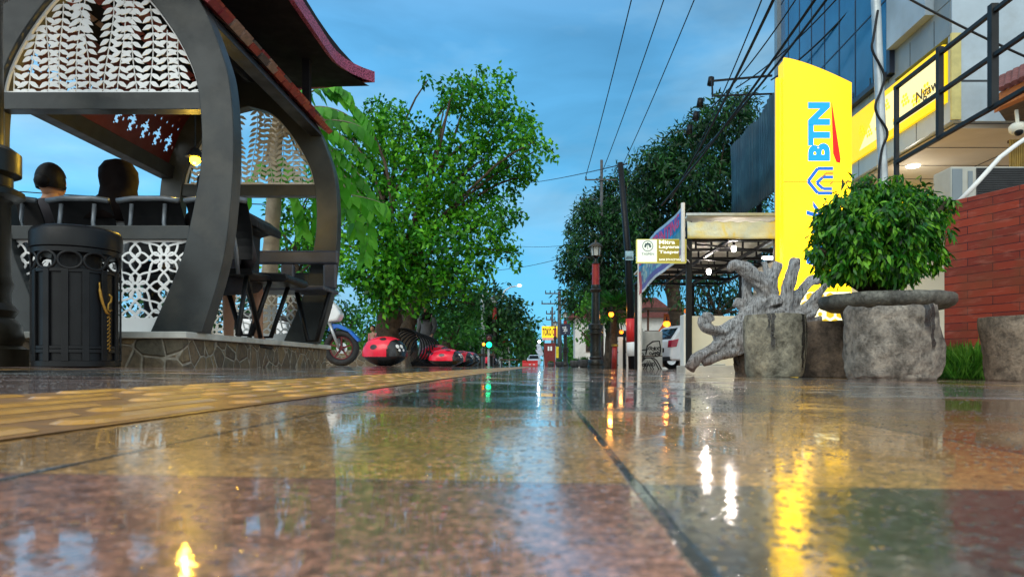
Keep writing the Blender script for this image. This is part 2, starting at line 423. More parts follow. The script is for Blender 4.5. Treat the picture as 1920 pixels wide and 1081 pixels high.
t = NT('tactile_yellow'); n = t.noise(40, 5); g = t.new('ShaderNodeNewGeometry')
c = t.ramp(t.math('ADD', t.math('MULTIPLY', n, .6), t.math('MULTIPLY', g.outputs['Random Per Island'], .4)), [(.2, (.34, .15, .02)), (.5, (.52, .25, .04)), (.8, (.66, .37, .09))])
t.base(c); t.b.inputs['Roughness'].default_value = .35; t.b.inputs['Coat Weight'].default_value = .4; t.b.inputs['Coat Roughness'].default_value = .12; t.b.inputs['Specular IOR Level'].default_value = .25
t.bump(t.noise(140, 3), .3, .002); M['tactile'] = t.m
M['tactile_base'] = mat('tactile_base_yellow', (.27, .12, .024), .35, 0, .35, 30, .3, 150, .4, .002)
mb = MB(); xa, xb = -.765, -.365
mb.add([(xa, -.5, gz(xa) + .0012), (xb, -.5, gz(xb) + .0012), (xb, 40, gz(xb) + .0012), (xa, 40, gz(xa) + .0012)], [(0, 1, 2, 3)])
strip = structure(mb.build('tactile_strip', M['tactile_base'], fix=False))
mb = MB()
for k in range(6):
    x = xa + .034 + k * .0664; y = -.3 + (k % 2) * .14
    while y < 26:
        L, w = (.25, .0225) if (int(y / .9) % 2 == 0) else (.15, .0235)
        pts = []
        for q in range(14):
            an = 2 * PI * q / 14; dy = L / 2 - w; pts.append((x + math.cos(an) * w, y + math.sin(an) * w + (dy if math.sin(an) > 0 else -dy)))
        z = gz(x) + .0012; o = len(mb.v)
        mb.v += [(p[0], p[1], z) for p in pts] + [(x + (p[0] - x) * .72, y + (p[1] - y) * .92, z + .0032) for p in pts]
        mb.f += [(o + i, o + (i + 1) % 14, o + 14 + (i + 1) % 14, o + 14 + i) for i in range(14)] + [tuple(o + 14 + i for i in range(14))]
        y += .29 if L > .2 else .2
bars = mb.build('raised_bars', M['tactile'], strip, fix=False)

# rain drops standing on the tiles
def droplets(n, xr, yr, rmin, rmax):
    x = RNG.uniform(*xr, n); y = RNG.uniform(*yr, n)
    keep = np.array([mnoise.noise(Vector((a * 3.1, b * 3.1, 4))) + .25 * mnoise.noise(Vector((a * 11, b * 11, 1))) > -.22 for a, b in zip(x, y)]) & ~((x > xa - .01) & (x < xb + .01)); x, y = x[keep], y[keep]; n = len(x)
    r = rmin + (rmax - rmin) * RNG.random(n) ** 2.2; z = np.array([gz(v) for v in x]); m = 9
    an = np.arange(m) * 2 * PI / m; ax = 1 + .25 * RNG.normal(size=n)
    V = []
    for rr, hh in ((1.0, -.06), (.78, .26), (.42, .42)):
        V.append(np.stack([x[:, None] + np.cos(an)[None] * (r * ax)[:, None] * rr, y[:, None] + np.sin(an)[None] * r[:, None] * rr, np.repeat((z + r * hh)[:, None], m, 1)], 2))
    V.append(np.stack([x, y, z + r * .47], 1)[:, None, :]); V = np.concatenate(V, 1); k = 3 * m + 1
    F_ = []
    for i in range(2):
        for j in range(m): F_.append((i*m + j, i*m + (j+1) % m, (i+1)*m + (j+1) % m, (i+1)*m + j))
    T_ = [(2*m + j, 2*m + (j+1) % m, 3*m) for j in range(m)]
    return V.reshape(-1, 3), [tuple(q + i * k for q in f) for i in range(n) for f in F_ + T_]
t = NT('water_drop'); t.base((.10, .085, .06)); t.b.inputs['Roughness'].default_value = .02; t.b.inputs['IOR'].default_value = 1.33; t.b.inputs['Alpha'].default_value = .45; t.b.inputs['Coat Weight'].default_value = 1; t.b.inputs['Coat Roughness'].default_value = .0; M['drop'] = t.m
mb = MB()
for args in ((9000, (-.8, .9), (.14, 1.1), .0006, .0019), (7000, (-1.8, 2.2), (1.1, 3.2), .0010, .0030)):
    v_, f_ = droplets(*args); mb.add([tuple(q) for q in v_], f_)
o = mb.build('rain_drops', M['drop'], None, smooth=True, fix=False); tag(o, 'rain drops beaded on the wet tiles', 'water drops', kind='stuff')

# ================================================================== PAVILION
PX, PYF, PYR = -2.83, 4.5, 6.8
FLOOR = .27
t = NT('crazy_stone'); co = t.coord()
mpg = t.new('ShaderNodeMapping'); mpg.inputs['Rotation'].default_value = (.3, .2, .5); t.link(co, mpg.inputs[0])
v1 = t.new('ShaderNodeTexVoronoi', feature='DISTANCE_TO_EDGE'); v1.inputs['Scale'].default_value = 7.5; t.link(mpg.outputs[0], v1.inputs['Vector'])
v2 = t.new('ShaderNodeTexVoronoi'); v2.inputs['Scale'].default_value = 7.5; t.link(mpg.outputs[0], v2.inputs['Vector'])
sc_ = t.new('ShaderNodeSeparateColor'); t.link(v2.outputs['Color'], sc_.inputs[0])
c = t.ramp(sc_.outputs[0], [(.0, (.075, .06, .042)), (.35, (.14, .105, .065)), (.6, (.085, .08, .06)), (.85, (.19, .14, .075)), (1, (.07, .06, .055))])
c = t.mix(1.0, c, t.ramp(t.noise(22, 6, rough=.65), [(.3, (.6, .6, .6)), (.7, (1.4, 1.4, 1.35))]), 'MULTIPLY')
gm = t.maprange(v1.outputs['Distance'], .025, .05, 1, 0); c = t.mix(gm, c, t.ramp(t.noise(30, 3), [(.3, (.17, .155, .12)), (.7, (.34, .32, .26))])); t.base(c)
t.b.inputs['Roughness'].default_value = .8; t.bump(t.math('ADD', t.maprange(v1.outputs['Distance'], .02, .09, 0, 1), t.math('MULTIPLY', t.noise(30, 4), .5)), .7, .02); M['crazy'] = t.m

pl = thing('stone_plinth', 'low stone-clad plinth with a pale cap carrying the pavilion', 'plinth', (-3.2, 5.8, 0))
mb = MB(); mb.box((-4.1, 5.87, (FLOOR - .05) / 2 - .03), (3.72, 2.94, FLOOR + .01 - .05 + .06)); mb.build('stone_cladding', M['crazy'], pl)
mb = MB(); mb.box((-4.1, 5.87, FLOOR - .021), (3.80, 3.02, .042)); mb.build('cap', M['cap'], pl, bevel=.006)

def catmull(pts, m=10):
    o = []
    for i in range(len(pts) - 1):
        p0, p1, p2, p3 = [np.array(pts[max(0, min(len(pts) - 1, i + d))], float) for d in (-1, 0, 1, 2)]
        for k in range(m):
            u = k / m; o.append(.5 * ((2*p1) + (p2-p0)*u + (2*p0-5*p1+4*p2-p3)*u*u + (-p0+3*p1-3*p2+p3)*u**3))
    o.append(np.array(pts[-1], float)); return np.array(o)
OUT = catmull([(.66, FLOOR), (.765, .6), (.822, .88), (.862, 1.37), (.845, 1.81), (.78, 2.08), (.647, 2.39), (.45, 2.62), (.22, 2.76), (0, 2.80)])
INN = catmull([(.33, FLOOR), (.475, .6), (.562, .86), (.655, 1.37), (.637, 1.81), (.545, 2.08), (.358, 2.36), (.2, 2.5), (0, 2.56)])
def hw_out(z): return float(np.interp(z, OUT[:, 1], OUT[:, 0]))
def hw_in(z): return float(np.interp(z, INN[:, 1], INN[:, 0]))
pv = thing('pavilion', 'rounded dark steel rest pavilion with white leaf panels and a curved tiled roof', 'pavilion', (PX, 5.65, 0))
def ring(y0, name, inset=0):
    mb = MB(); o = [(PX + p[0], p[1]) for p in OUT] + [(PX - p[0], p[1]) for p in OUT[::-1][1:]]
    q = [(PX + p[0], p[1]) for p in INN] + [(PX - p[0], p[1]) for p in INN[::-1][1:]]
    m = min(len(o), len(q)); o = [o[int(round(i * (len(o)-1) / (m-1)))] for i in range(m)]; q = [q[int(round(i * (len(q)-1) / (m-1)))] for i in range(m)]
    vs = []
    for y in (y0, y0 + .13):
        vs += [(p[0], y, p[1]) for p in o] + [(p[0], y, p[1]) for p in q]
    fs = []
    for i in range(m - 1):
        fs += [(i, i+1, m+i+1, m+i), (2*m+i, 3*m+i, 3*m+i+1, 2*m+i+1), (i, 2*m+i, 2*m+i+1, i+1), (m+i, m+i+1, 3*m+i+1, 3*m+i)]
    fs += [(0, m, 3*m, 2*m), (m-1, 3*m-1, 4*m-1, 2*m-1)]
    mb.add(vs, fs); return mb.build(name, M['steel'], pv, bevel=.006)
ring(PYF, 'arch_ring'); ring(PYR, 'arch_ring')
def hbeam(z0, z1, y0, dy=.10):
    mb = MB(); zm = (z0 + z1) / 2; w = min(hw_in(z0), hw_in(z1)) + .01
    mb.box((PX, y0 + dy / 2 + .015, zm), (2 * w, dy, z1 - z0)); mb.build('cross_beam', M['steel'], pv, bevel=.004)
for y0 in (PYF, PYR):
    hbeam(1.70, 1.81, y0); hbeam(.868, .956, y0)
# panels cut into leaves (upper) and flowers (lower)
def leaf_poly(c, ang, L, W):
    a = np.array([math.cos(ang), math.sin(ang)]); b = np.array([-a[1], a[0]]); c = np.array(c)
    return [c + a*L*u + b*W*w for u, w in ((0, 0), (.2, .34), (.45, .5), (.75, .32), (1, 0), (.75, -.22), (.45, -.36), (.2, -.22))]
def leaf_panel(y0, m):
    mb = MB(); zb = 1.81; rr = random.Random(5)
    def inside(x, z): return zb <= z and abs(x) < hw_in(min(z, 2.55)) - .004 and z < 2.54
    x = -.66
    while x < .66:
        ph = rr.uniform(0, 6); z = zb + .0; side = 0; lean = rr.uniform(-.10, .10)
        stem = []
        while z < 2.6:
            cx = x + lean * (z - zb) + .016 * math.sin(z * 7 + ph)
            if inside(cx, z + .01): stem.append((cx, z))
            for sgn in (1, -1):
                L = rr.uniform(.070, .088); an = -PI/2 + sgn * rr.uniform(.95, 1.15)
                p = leaf_poly((cx, z + .03), an, L, .036 * sgn)
                p = [(q[0], max(q[1], zb + .002)) for q in p]
                if all(inside(q[0] * .985, q[1]) for q in p): j_ = rr.uniform(0, .005); mb.prism([(PX + q[0], q[1]) for q in p], y0 + .045 + j_, y0 + .0495 + j_)
            z += rr.uniform(.046, .056)
        for a, b in zip(stem, stem[1:]):
            if b[1] - a[1] < .16: mb.bar((PX + a[0], y0 + .0535, a[1]), (PX + b[0], y0 + .0535, b[1]), .007, .004)
        x += rr.uniform(.088, .112)
    # rim of the panel
    zz = np.linspace(zb, 2.5, 22)
    for s in (1, -1):
        for a, b in zip(zz, zz[1:]): mb.bar((PX + s * (hw_in(a) - .008), y0 + .05, a), (PX + s * (hw_in(b) - .008), y0 + .05, b), .02, .012)
    mb.box((PX, y0 + .05, zb + .008), (2 * hw_in(zb) - .02, .012, .016))
    mb.build('leaf_panel', m, pv, fix=False)
def flower_panel(y0, m):
    mb = MB(); z0, z1 = FLOOR + .085, .868; d = .185
    def ok(x, z): return z0 - .005 <= z <= z1 + .002 and abs(x) < hw_in(max(FLOOR, min(z, .9))) + .004
    def ribbon(pts, w):
        for a, b in zip(pts, pts[1:]):
            a, b = np.array(a), np.array(b)
            if not (ok(*((a + b) / 2))): continue
            t_ = b - a; L = np.linalg.norm(t_)
            if L < 1e-6: continue
            t_ /= L; nn = np.array([-t_[1], t_[0]]) * w / 2; a = a - t_ * w * .25; b = b + t_ * w * .25
            j_ = random.uniform(0, .0035); mb.prism([(PX + q[0], q[1]) for q in (a + nn, b + nn, b - nn, a - nn)], y0 + .05 + j_, y0 + .056 + j_)
    rows = 5
    for i in range(-5, 6):
        for j in range(-1, rows):
            cx, cz = i * d + .02, z0 + .03 + j * d; star = (i + j) % 2 == 0
            for k in (range(8) if star else range(0, 8, 2)):
                an = k * PI / 4; L = d * (.5 if k % 2 == 0 else .70) * (1 if star else .98); wd = d * (.18 if k % 2 == 0 else .16)
                r0 = .022 if star else .0; up_, dn_ = [], []
                for q in range(9):
                    u = q / 8; s_ = math.sin(PI * u ** .85) * wd
                    ca, sa = math.cos(an), math.sin(an); rr = r0 + (L - r0) * u
                    up_.append((cx + ca*rr - sa*s_, cz + sa*rr + ca*s_)); dn_.append((cx + ca*rr + sa*s_, cz + sa*rr - ca*s_))
                ribbon(up_, .0125); ribbon(dn_, .0125)
            if star: ribbon([(cx + .02*math.cos(q*PI/6), cz + .02*math.sin(q*PI/6)) for q in range(13)], .013)
    w = hw_in(FLOOR + .03)
    mb.prism([(PX - w, FLOOR + .002), (PX + w, FLOOR + .002), (PX + hw_in(z0 + .01), z0 + .012), (PX - hw_in(z0 + .01), z0 + .012)], y0 + .046, y0 + .062)
    w = hw_in(.86); mb.box((PX, y0 + .052, .862), (2 * w - .01, .008, .014))
    mb.build('flower_panel', m, pv, fix=False)
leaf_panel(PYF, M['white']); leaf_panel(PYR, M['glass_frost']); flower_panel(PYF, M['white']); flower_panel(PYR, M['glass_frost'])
# long members between the rings
def ruled(name, zs, side, off, m, y0=PYF + .10, y1=PYR + .04, thick=.012):
    mb = MB(); pr = [(PX + side * (hw_out(z) + off), z) for z in zs]; pr2 = [(PX + side * (hw_out(z) + off - thick), z) for z in zs]
    mb.prism(pr + pr2[::-1], y0, y1); mb.build(name, m, pv)
ruled('side_panel', np.linspace(2.36, 2.795, 12), 1, -.012, M['soffit_dark'])
ruled('side_panel', np.linspace(2.50, 2.795, 10), -1, -.012, M['soffit_dark'])
for side, z0, z1 in ((-1, 1.86, 1.98), (1, 2.27, 2.37)):
    mb = MB(); zz = np.linspace(z0, z1, 4)
    mb.prism([(PX + side * (hw_out(z) + .005), z) for z in zz] + [(PX + side * (hw_out(z) - .11), z) for z in zz[::-1]], PYF + .13, PYR); mb.build('long_beam', M['steel_dark'], pv, bevel=.004)
# red pierced panel with a row of puppet-like cut-outs
BM_ = ["0000100000", "0000100000", "0001100000", "0000110000", "0011111000", "0111110000", "0100111000", "0000110010", "0001100010", "0001100000", "0001110000", "0000110000", "0001000000"]
mb = MB(); zs = np.linspace(1.98, 2.50, 40); nyc = 110; yy = np.linspace(PYF + .14, PYR, nyc + 1)
for i in range(39):
    for k in range(nyc):
        r_, c_ = i - 8, k % 10; r2 = 20 - i
        hole = (0 <= r2 < 13 and BM_[r2][c_] == '1') or (i in (25, 26) and c_ in (2, 7)) or (i in (30, 31) and c_ in (4, 5) and k % 20 < 10)
        if hole: continue
        xa_, xb_ = PX - hw_out(zs[i]) + .03, PX - hw_out(zs[i+1]) + .03
        mb.add([(xa_, yy[k], zs[i]), (xa_, yy[k+1], zs[i]), (xb_, yy[k+1], zs[i+1]), (xb_, yy[k], zs[i+1])], [(0, 1, 2, 3)])
M['puppet_red'] = mat('red_pierced_panel', (.085, .006, .005), .5, 0, .2, 6)
o = mb.build('pierced_panel', M['puppet_red'], pv); sm = o.modifiers.new('thickness', 'SOLIDIFY'); sm.thickness = .006
# tiles laid on the shoulder of the barrel
t = NT('clay_tiles'); g = t.new('ShaderNodeNewGeometry')
c = t.ramp(g.outputs['Random Per Island'], [(0, (.30, .045, .03)), (.3, (.38, .075, .04)), (.5, (.25, .03, .035)), (.68, (.42, .12, .06)), (.72, (.09, .075, .07)), (.9, (.30, .20, .15))], 'CONSTANT')
c = t.mix(1.0, c, t.ramp(t.noise(25, 4), [(.3, (.7, .7, .7)), (.7, (1.25, 1.2, 1.2))]), 'MULTIPLY'); t.base(c); t.b.inputs['Roughness'].default_value = .6; M['tiles'] = t.m
for side in (1, -1):
    mb = MB(); zr = [2.36, 2.49, 2.61, 2.70, 2.77]
    for ri in range(4):
        z0, z1 = zr[ri], zr[ri + 1]; a = Vector((PX + side * (hw_out(z0) + .035), 0, z0)); b = Vector((PX + side * (hw_out(z1) + .02), 0, z1))
        d = (b - a); L = d.length; d.normalize(); nrm = Vector((d.z * side, 0, -d.x * side))
        y = PYF - .02 + (ri % 2) * .08
        while y < PYR + .22:
            p0 = a + nrm * .06; p1 = b + d * .03 + nrm * .01
            q = [Vector((p0.x, y, p0.z)), Vector((p0.x, y + .135, p0.z)), Vector((p1.x, y + .135, p1.z)), Vector((p1.x, y, p1.z))]
            q2 = [v - nrm * .05 for v in q]; mb.add(q + q2, [(0,1,2,3), (4,7,6,5), (0,4,5,1), (1,5,6,2), (2,6,7,3), (3,7,4,0)]); y += .162
    mb.build('roof_tiles', M['tiles'], pv, fix=False)
# upper roof: concave hipped roof with flared corners
RY0, RY1 = 3.6, 7.5; RC = (RY0 + RY1) / 2; RH = (RY1 - RY0) / 2
def eave_contour():
    pts = []
    def w(y):
        e = max(0, (abs(y - RC) - (RH - .75)) / .75); return .81 + .23 * e ** 1.6
    for k in range(25): y = RY0 + (RY1 - RY0) * k / 24; pts.append((w(y), y))
    for k in range(1, 12): pts.append((1.04 * (1 - 2 * k / 12), RY1 + .04 * math.sin(PI * k / 12)))
    for k in range(25): y = RY1 - (RY1 - RY0) * k / 24; pts.append((-w(y), y))
    for k in range(1, 12): pts.append((-1.04 * (1 - 2 * k / 12), RY0 - .04 * math.sin(PI * k / 12)))
    return pts
EC = eave_contour(); nE = len(EC)
def ezl(x, y):
    e = max(0, (abs(y - RC) - (RH - .7)) / .7) * min(1, abs(x) / .9); return 3.06 + .07 * e ** 2
vs, fs = [], []; NU = 12
for u in range(NU + 1):
    q = u / NU
    for (x, y) in EC: vs.append((PX + x * (1 - q), RC + (y - RC) * (1 - .62 * q), ezl(x, y) * (1 - q) + 3.13 * q + 1.75 * q ** 1.75))
for u in range(NU):
    for i in range(nE):
        k = (i + 1) % nE; fs.append((u*nE + i, u*nE + k, (u+1)*nE + k, (u+1)*nE + i))
mb = MB(); mb.add(vs, fs); mb.add([(PX + x * .97, RC + (y - RC) * .985, 3.02) for x, y in EC], [tuple(range(nE))]); mb.build('upper_roof', M['soffit_dark'], pv, fix=False)
t = NT('carved_maroon'); v1 = t.new('ShaderNodeTexVoronoi', feature='DISTANCE_TO_EDGE'); v1.inputs['Scale'].default_value = 42; t.link(t.coord(), v1.inputs['Vector'])
c = t.mix(t.maprange(v1.outputs['Distance'], .06, .16, 1, 0), (.12, .012, .035), (.48, .10, .20)); t.base(c); t.b.inputs['Roughness'].default_value = .55; t.bump(v1.outputs['Distance'], -.5, .01); M['carved'] = t.m
mb = MB(); vs = []; fs = []
for (x, y) in EC:
    n2 = Vector((x, (y - RC) * .6)).normalized(); z = ezl(x, y)
    for o_, zz in ((.02, z - .055), (.02, z + .06), (-.02, z + .06), (-.02, z - .055)): vs.append((PX + x + n2.x * o_, y + n2.y * o_, zz))
for i in range(nE):
    k = (i + 1) % nE
    for j in range(4): fs.append((i*4 + j, k*4 + j, k*4 + (j+1) % 4, i*4 + (j+1) % 4))
mb.add(vs, fs); mb.build('eave_fascia', M['carved'], pv)
mb = MB()
for x, y in ((-.55, PYF + .1), (.55, PYF + .1), (-.55, PYR + .05), (.55, PYR + .05)): mb.bar((PX + x, y, 2.5), (PX + x, y, 3.04), .07)
mb.build('roof_strut', M['soffit_dark'], pv)

# hanging lamp in the pavilion
lp = thing('pavilion_lamp', 'glowing yellow lamp hanging inside the pavilion beside its steel column', 'lamp', P(366, 300, 5.5))
c0 = P(366, 300, 5.5)
mb = MB(); mb.ball(c0, .038, 14, 9); M['bulb_warm'] = emit('warm_bulb', (1.0, .50, .004), 60); mb.build('bulb', M['bulb_warm'], lp, smooth=True)
mb = MB(); mb.lathe((c0.x, c0.y, c0.z), [(.075, .02), (.07, .03), (.03, .085), (.012, .10)], 20); mb.build('lamp_shade', M['steel_dark'], lp, smooth=True)
mb = MB(); mb.tube([c0 + Vector((0, 0, .1)), Vector((c0.x, c0.y, 2.79))], .006, 6); mb.build('cord', M['black'], lp)
def point(name, loc, c, e, r=.05, parent=None):
    d = bpy.data.lights.new(name, 'POINT'); d.energy = e; d.color = c; d.shadow_soft_size = r
    o = bpy.data.objects.new(name, d); COL.objects.link(o); o.location = Vector(loc) - world_origin(parent); o.parent = parent; return o
point('lamp_glow', c0 + Vector((0, -.02, -.05)), (1.0, .64, .08), 12, .03, lp)

# ------------------------------------------------------------------ benches inside
BY = 4.86
def seat_row(name, label, xs_, wid):
    r = thing(name, label, 'bench', (sum(xs_) / len(xs_), BY + .2, FLOOR))
    for x in xs_:
        mb = MB(); prof = []
        for u in np.linspace(0, 1, 9): prof.append((BY + .09 - .10 * u + .05 * math.sin(PI * u), .80 + .40 * u))
        p2 = [(a + .012, b) for a, b in prof]
        mb.prism(prof + p2[::-1], x - wid / 2, x + wid / 2, 'x'); mb.build('backrest', M['black'], r, bevel=.004)
        mb = MB(); mb.tube([(x - wid/2, BY - .008, 1.192), (x - wid/4, BY - .012, 1.207), (x + wid/4, BY - .012, 1.207), (x + wid/2, BY - .008, 1.192)], .02, 8); mb.build('top_rail', M['galv_dark'], r, smooth=True)
        mb = MB(); mb.prism([(BY + .07, .74), (BY + .10, .72), (BY + .50, .735), (BY + .54, .71), (BY + .53, .70), (BY + .10, .70)], x - wid/2, x + wid/2, 'x'); mb.build('seat', M['black'], r, bevel=.004)
        mb = MB()
        for s in (-1, 1): mb.tube([(x + s*wid*.3, BY + .06, .70), (x + s*wid*.34, BY - .015, .86), (x + s*wid*.27, BY - .02, 1.04), (x + s*wid*.27, BY - .005, 1.17)], .014, 8)
        mb.build('bracket', M['galv_dark'], r, smooth=True)
    for x in (min(xs_) - wid * .3, max(xs_) + wid * .3):
        mb = MB(); mb.tube([(x, BY + .05, FLOOR), (x, BY + .2, .70), (x, BY + .45, FLOOR)], .018, 8); mb.build('leg', M['steel_dark'], r, smooth=True)
    return r
M['galv_dark'] = mat('worn_steel_tube', (.16, .18, .20), .4, .4, .35, 9)
seat_row('bench', 'row of dark metal seats turned away, behind the front arch of the pavilion', [X(12, BY), X(147, BY), X(279, BY), X(405, BY)], .425)
# bench facing the pavement, seen from its end
def side_bench(x0, y0, y1, z0):
    r = thing('bench', 'dark metal bench with a rolled backrest seen end-on, on the open side of the pavilion', 'bench', (x0 + .2, (y0 + y1) / 2, FLOOR))
    prof = [(x0 + .02, z0 + .02), (x0, z0 + .07), (x0 - .01, z0 + .42), (x0 + .0, z0 + .50), (x0 + .06, z0 + .53), (x0 + .20, z0 + .50), (x0 + .29, z0 + .43), (x0 + .29, z0 + .37), (x0 + .20, z0 + .40), (x0 + .12, z0 + .38), (x0 + .11, z0 + .10), (x0 + .14, z0 + .05), (x0 + .50, z0 + .03), (x0 + .52, z0 - .01), (x0 + .48, z0 - .03), (x0 + .06, z0 - .02)]
    mb = MB(); mb.prism(prof, y0, y1); mb.build('seat', M['black'], r, bevel=.012)
    for y in (y0 + .05, y1 - .05):
        mb = MB(); mb.tube([(x0 + .02, y, z0 - .02), (x0 + .14, y, FLOOR + .02), (x0 + .22, y, FLOOR + .02), (x0 + .36, y, z0 - .02)], .019, 8); mb.build('leg', M['black'], r, smooth=True)
    return r
side_bench(-2.42, 5.30, 5.78, .72)
def rear_bench():
    y = 6.45; r = thing('bench', 'dark blue-grey bench with an arched back opening, at the rear of the pavilion', 'bench', (-2.5, y, FLOOR))
    m = mat('blue_grey_metal', (.03, .036, .055), .4, 0, .3, 8)
    x0, x1 = X(425, y), X(622, y)
    mb = MB(); mb.box(((x0+x1)/2, y + .22, 1.08), (x1 - x0, .05, .13))
    for xx in (x0 + .06, (x0 + x1) / 2, x1 - .08): mb.box((xx, y + .22, .90), (.13, .045, .24))
    mb.build('backrest', m, r, bevel=.02)
    mb = MB(); mb.box(((x0+x1)/2, y, .745), (x1 - x0, .46, .04)); mb.build('seat', m, r, bevel=.012)
    for xx in (x0 + .12, x1 - .22):
        mb = MB(); mb.tube([(xx - .1, y, .73), (xx, y, FLOOR + .015), (xx + .08, y, FLOOR + .015), (xx + .2, y, .73)], .022, 8); mb.build('leg', M['black'], r, smooth=True)
rear_bench()

# ================================================================== RIGHT SIDE: bank, sign, wall, pots
# ---- bank building: the face along the street lies at x = BX, the front corner at y = BC
BX, BC, BFAR = 4.69, 8.08, 14.0
bank = thing('bank_building', 'grey and blue glass bank building with a lit yellow sign band above its entrance', 'building', (BX + 3, 11, 0))
t = NT('blue_glass'); n = t.noise(1.3, 3); t.base(t.ramp(n, [(.3, (.006, .085, .20)), (.7, (.014, .14, .30))])); t.b.inputs['Roughness'].default_value = .14; t.b.inputs['Specular IOR Level'].default_value = .6
t.bump(t.noise(1.6, 2), .15, .05); M['blue_glass'] = t.m
M['cladding'] = mat('aluminium_cladding', (.36, .44, .50), .4, .15, .12, 2, dirt=(.27, .30, .31))
M['cladding_dark'] = mat('grey_cladding', (.19, .235, .26), .4, .15, .15, 2)
M['seam'] = mat('panel_seam', (.02, .025, .03), .6)
M['band'] = emit('lit_yellow_band', (1.0, .64, .006), .78); M['band_white'] = emit('lit_pale_band', (1.0, .88, .42), .74)
M['navy_frame'] = mat('navy_frame', (.01, .018, .04), .35)
ZT = 9.0
def sideface(y0, y1, z0, z1, x, m, name, d=.06):
    mb = MB(); mb.box((x + d / 2, (y0 + y1) / 2, (z0 + z1) / 2), (d, y1 - y0, z1 - z0)); return mb.build(name, m, bank)
YG = 9.42                                            # where the blue glass ends
mb = MB(); mb.box((BX + 2.3, (BC + BFAR) / 2 + .10, (2.97 + ZT) / 2), (4.4, BFAR - BC - .2, ZT - 2.97)); mb.build('core_wall', M['cladding_dark'], bank)
sideface(YG + .04, BFAR - .06, 4.0, ZT, BX + .02, M['blue_glass'], 'facade_glass', .07)
sideface(BFAR - .16, BFAR, 0, ZT, BX - .06, M['cladding_dark'], 'corner_post', .2)
sideface(YG - .05, YG + .04, 3.95, ZT, BX - .06, M['navy_frame'], 'glass_edge_frame', .14)
sideface(YG + .04, BFAR - .1, 3.93, 4.0, BX - .07, M['navy_frame'], 'glass_sill', .15)
mb = MB()
for k in range(1, 8): y = YG + (BFAR - YG) * k / 8; mb.box((BX + .017, y, 6.5), (.012, .018, 5.0))
for k in range(1, 5): z = 4.0 + k * 1.05; mb.box((BX + .0175, (YG + BFAR) / 2, z), (.011, BFAR - YG - .2, .02))
mb.build('glazing_bar', M['navy_frame'], bank)
sideface(BC + .35, YG - .05, 4.25, ZT, BX - .10, M['cladding'], 'projecting_panel', .16)
sideface(BC + .02, YG - .05, 3.86, 4.25, BX + .01, M['cladding_dark'], 'fascia_panel', .08)
sideface(BC + .02, BC + .34, 4.255, ZT, BX + .005, M['cladding_dark'], 'fascia_panel', .08)
sideface(YG - .05, BFAR - .17, 3.78, 3.925, BX + .01, M['cladding_dark'], 'fascia_panel', .08)
sideface(BC + .1, BFAR - .17, 3.10, 3.78, BX - .03, M['band'], 'sign_band', .07)
# pale honeycomb part of the band with the town's name
mb = MB(); mb.prism([(BC + .18, 3.20), (BC + .18, 3.70), (YG + .3, 3.70), (YG + .9, 3.20)], BX - .034, BX - .030, 'x'); bw = mb.build('pale_panel', M['band_white'], bank)
mb = MB(); rr = random.Random(3)
for q in range(8):
    y0_ = BC + .35 + q * .25; z0_ = 3.28 + rr.random() * .26
    for a in range(rr.randint(4, 8)):
        y_, z_ = y0_ + (a % 3) * .062 + (a // 3) * .031, z0_ + (a // 3) * .054
        if 3.24 < z_ < 3.66: mb.prism([(y_ + .026 * math.cos(k * PI / 3 + PI / 6), z_ + .026 * math.sin(k * PI / 3 + PI / 6)) for k in range(6)], BX - .0375, BX - .0345, 'x')
mb.build('honeycomb', M['band'], bw, fix=False)
M['ink'] = mat('black_lettering', (.01, .01, .012), .5)
mb = MB(); place_text(mb, 'Ngawi', (BX - .038, BC + .66, 3.27), (0, -1, 0), (0, 0, 1), .52, .17); mb.build('lettering', M['ink'], bw, fix=False)
sideface(BC + .02, BFAR - .17, 2.86, 3.10, BX + .01, M['cladding'], 'fascia_panel', .08)
mb = MB()
for k in range(7): y = BC + .75 + k * .8; mb.box((BX + .012, y, 2.98), (.008, .012, .232))
for k in range(6): y = BC + .35 + k * .55; mb.box((BX + .0122, y, 4.02), (.0085, .012, .30))
mb.build('panel_joint', M['seam'], bank)
# face towards the camera
mb = MB(); mb.box((BX + 2.4, BC + .04, (2.86 + ZT) / 2), (4.76, .08, ZT - 2.86)); mb.build('front_cladding', M['cladding'], bank)
mb = MB()
for z in (3.32, 4.62, 5.9): mb.box((BX + 2.4, BC - .001, z), (4.7, .006, .022))
for x in (.95, 2.1, 3.3): mb.box((BX + x, BC - .0015, 5.2), (.02, .007, 4.6))
mb.build('panel_joint', M['seam'], bank)
mb = MB(); mb.box((BX + .055, BC - .012, (2.87 + 3.86) / 2), (.11, .03, .99)); mb.build('band_return', mat('pale_yellow_trim', (.50, .44, .16), .5), bank)
M['soffit'] = mat('warm_soffit', (.52, .46, .36), .6, 0, .08, 2)
mb = MB(); mb.box((BX + 2.45, BC + 1.56, 2.83), (4.7, 2.95, .05)); mb.build('soffit', M['soffit'], bank)
mb = MB()
for y in (BC + .8, BC + 1.6, BC + 2.3): mb.box((BX + 2.45, y, 2.803), (4.6, .012, .006))
for x in (1.3, 2.6): mb.box((BX + x, BC + 1.6, 2.8027), (.012, 2.9, .0055))
mb.build('soffit_joint', M['seam'], bank)
M['white_light'] = emit('white_lamp', (1.0, .97, .90), 4)
dl = P(1712, 309, 9.7)
mb = MB(); mb.lathe((dl.x, dl.y, 2.79), [(.085, 0), (.095, .016)], 24); mb.build('downlight', M['white_light'], bank, smooth=True)
point('downlight_glow', (dl.x, dl.y, 2.45), (1, .93, .8), 7, .1, bank)
mb = MB(); mb.box((BX + 2.4, BC + 3.14, 1.4), (4.6, .12, 2.8)); mb.build('ground_floor_wall', M['cream'], bank)
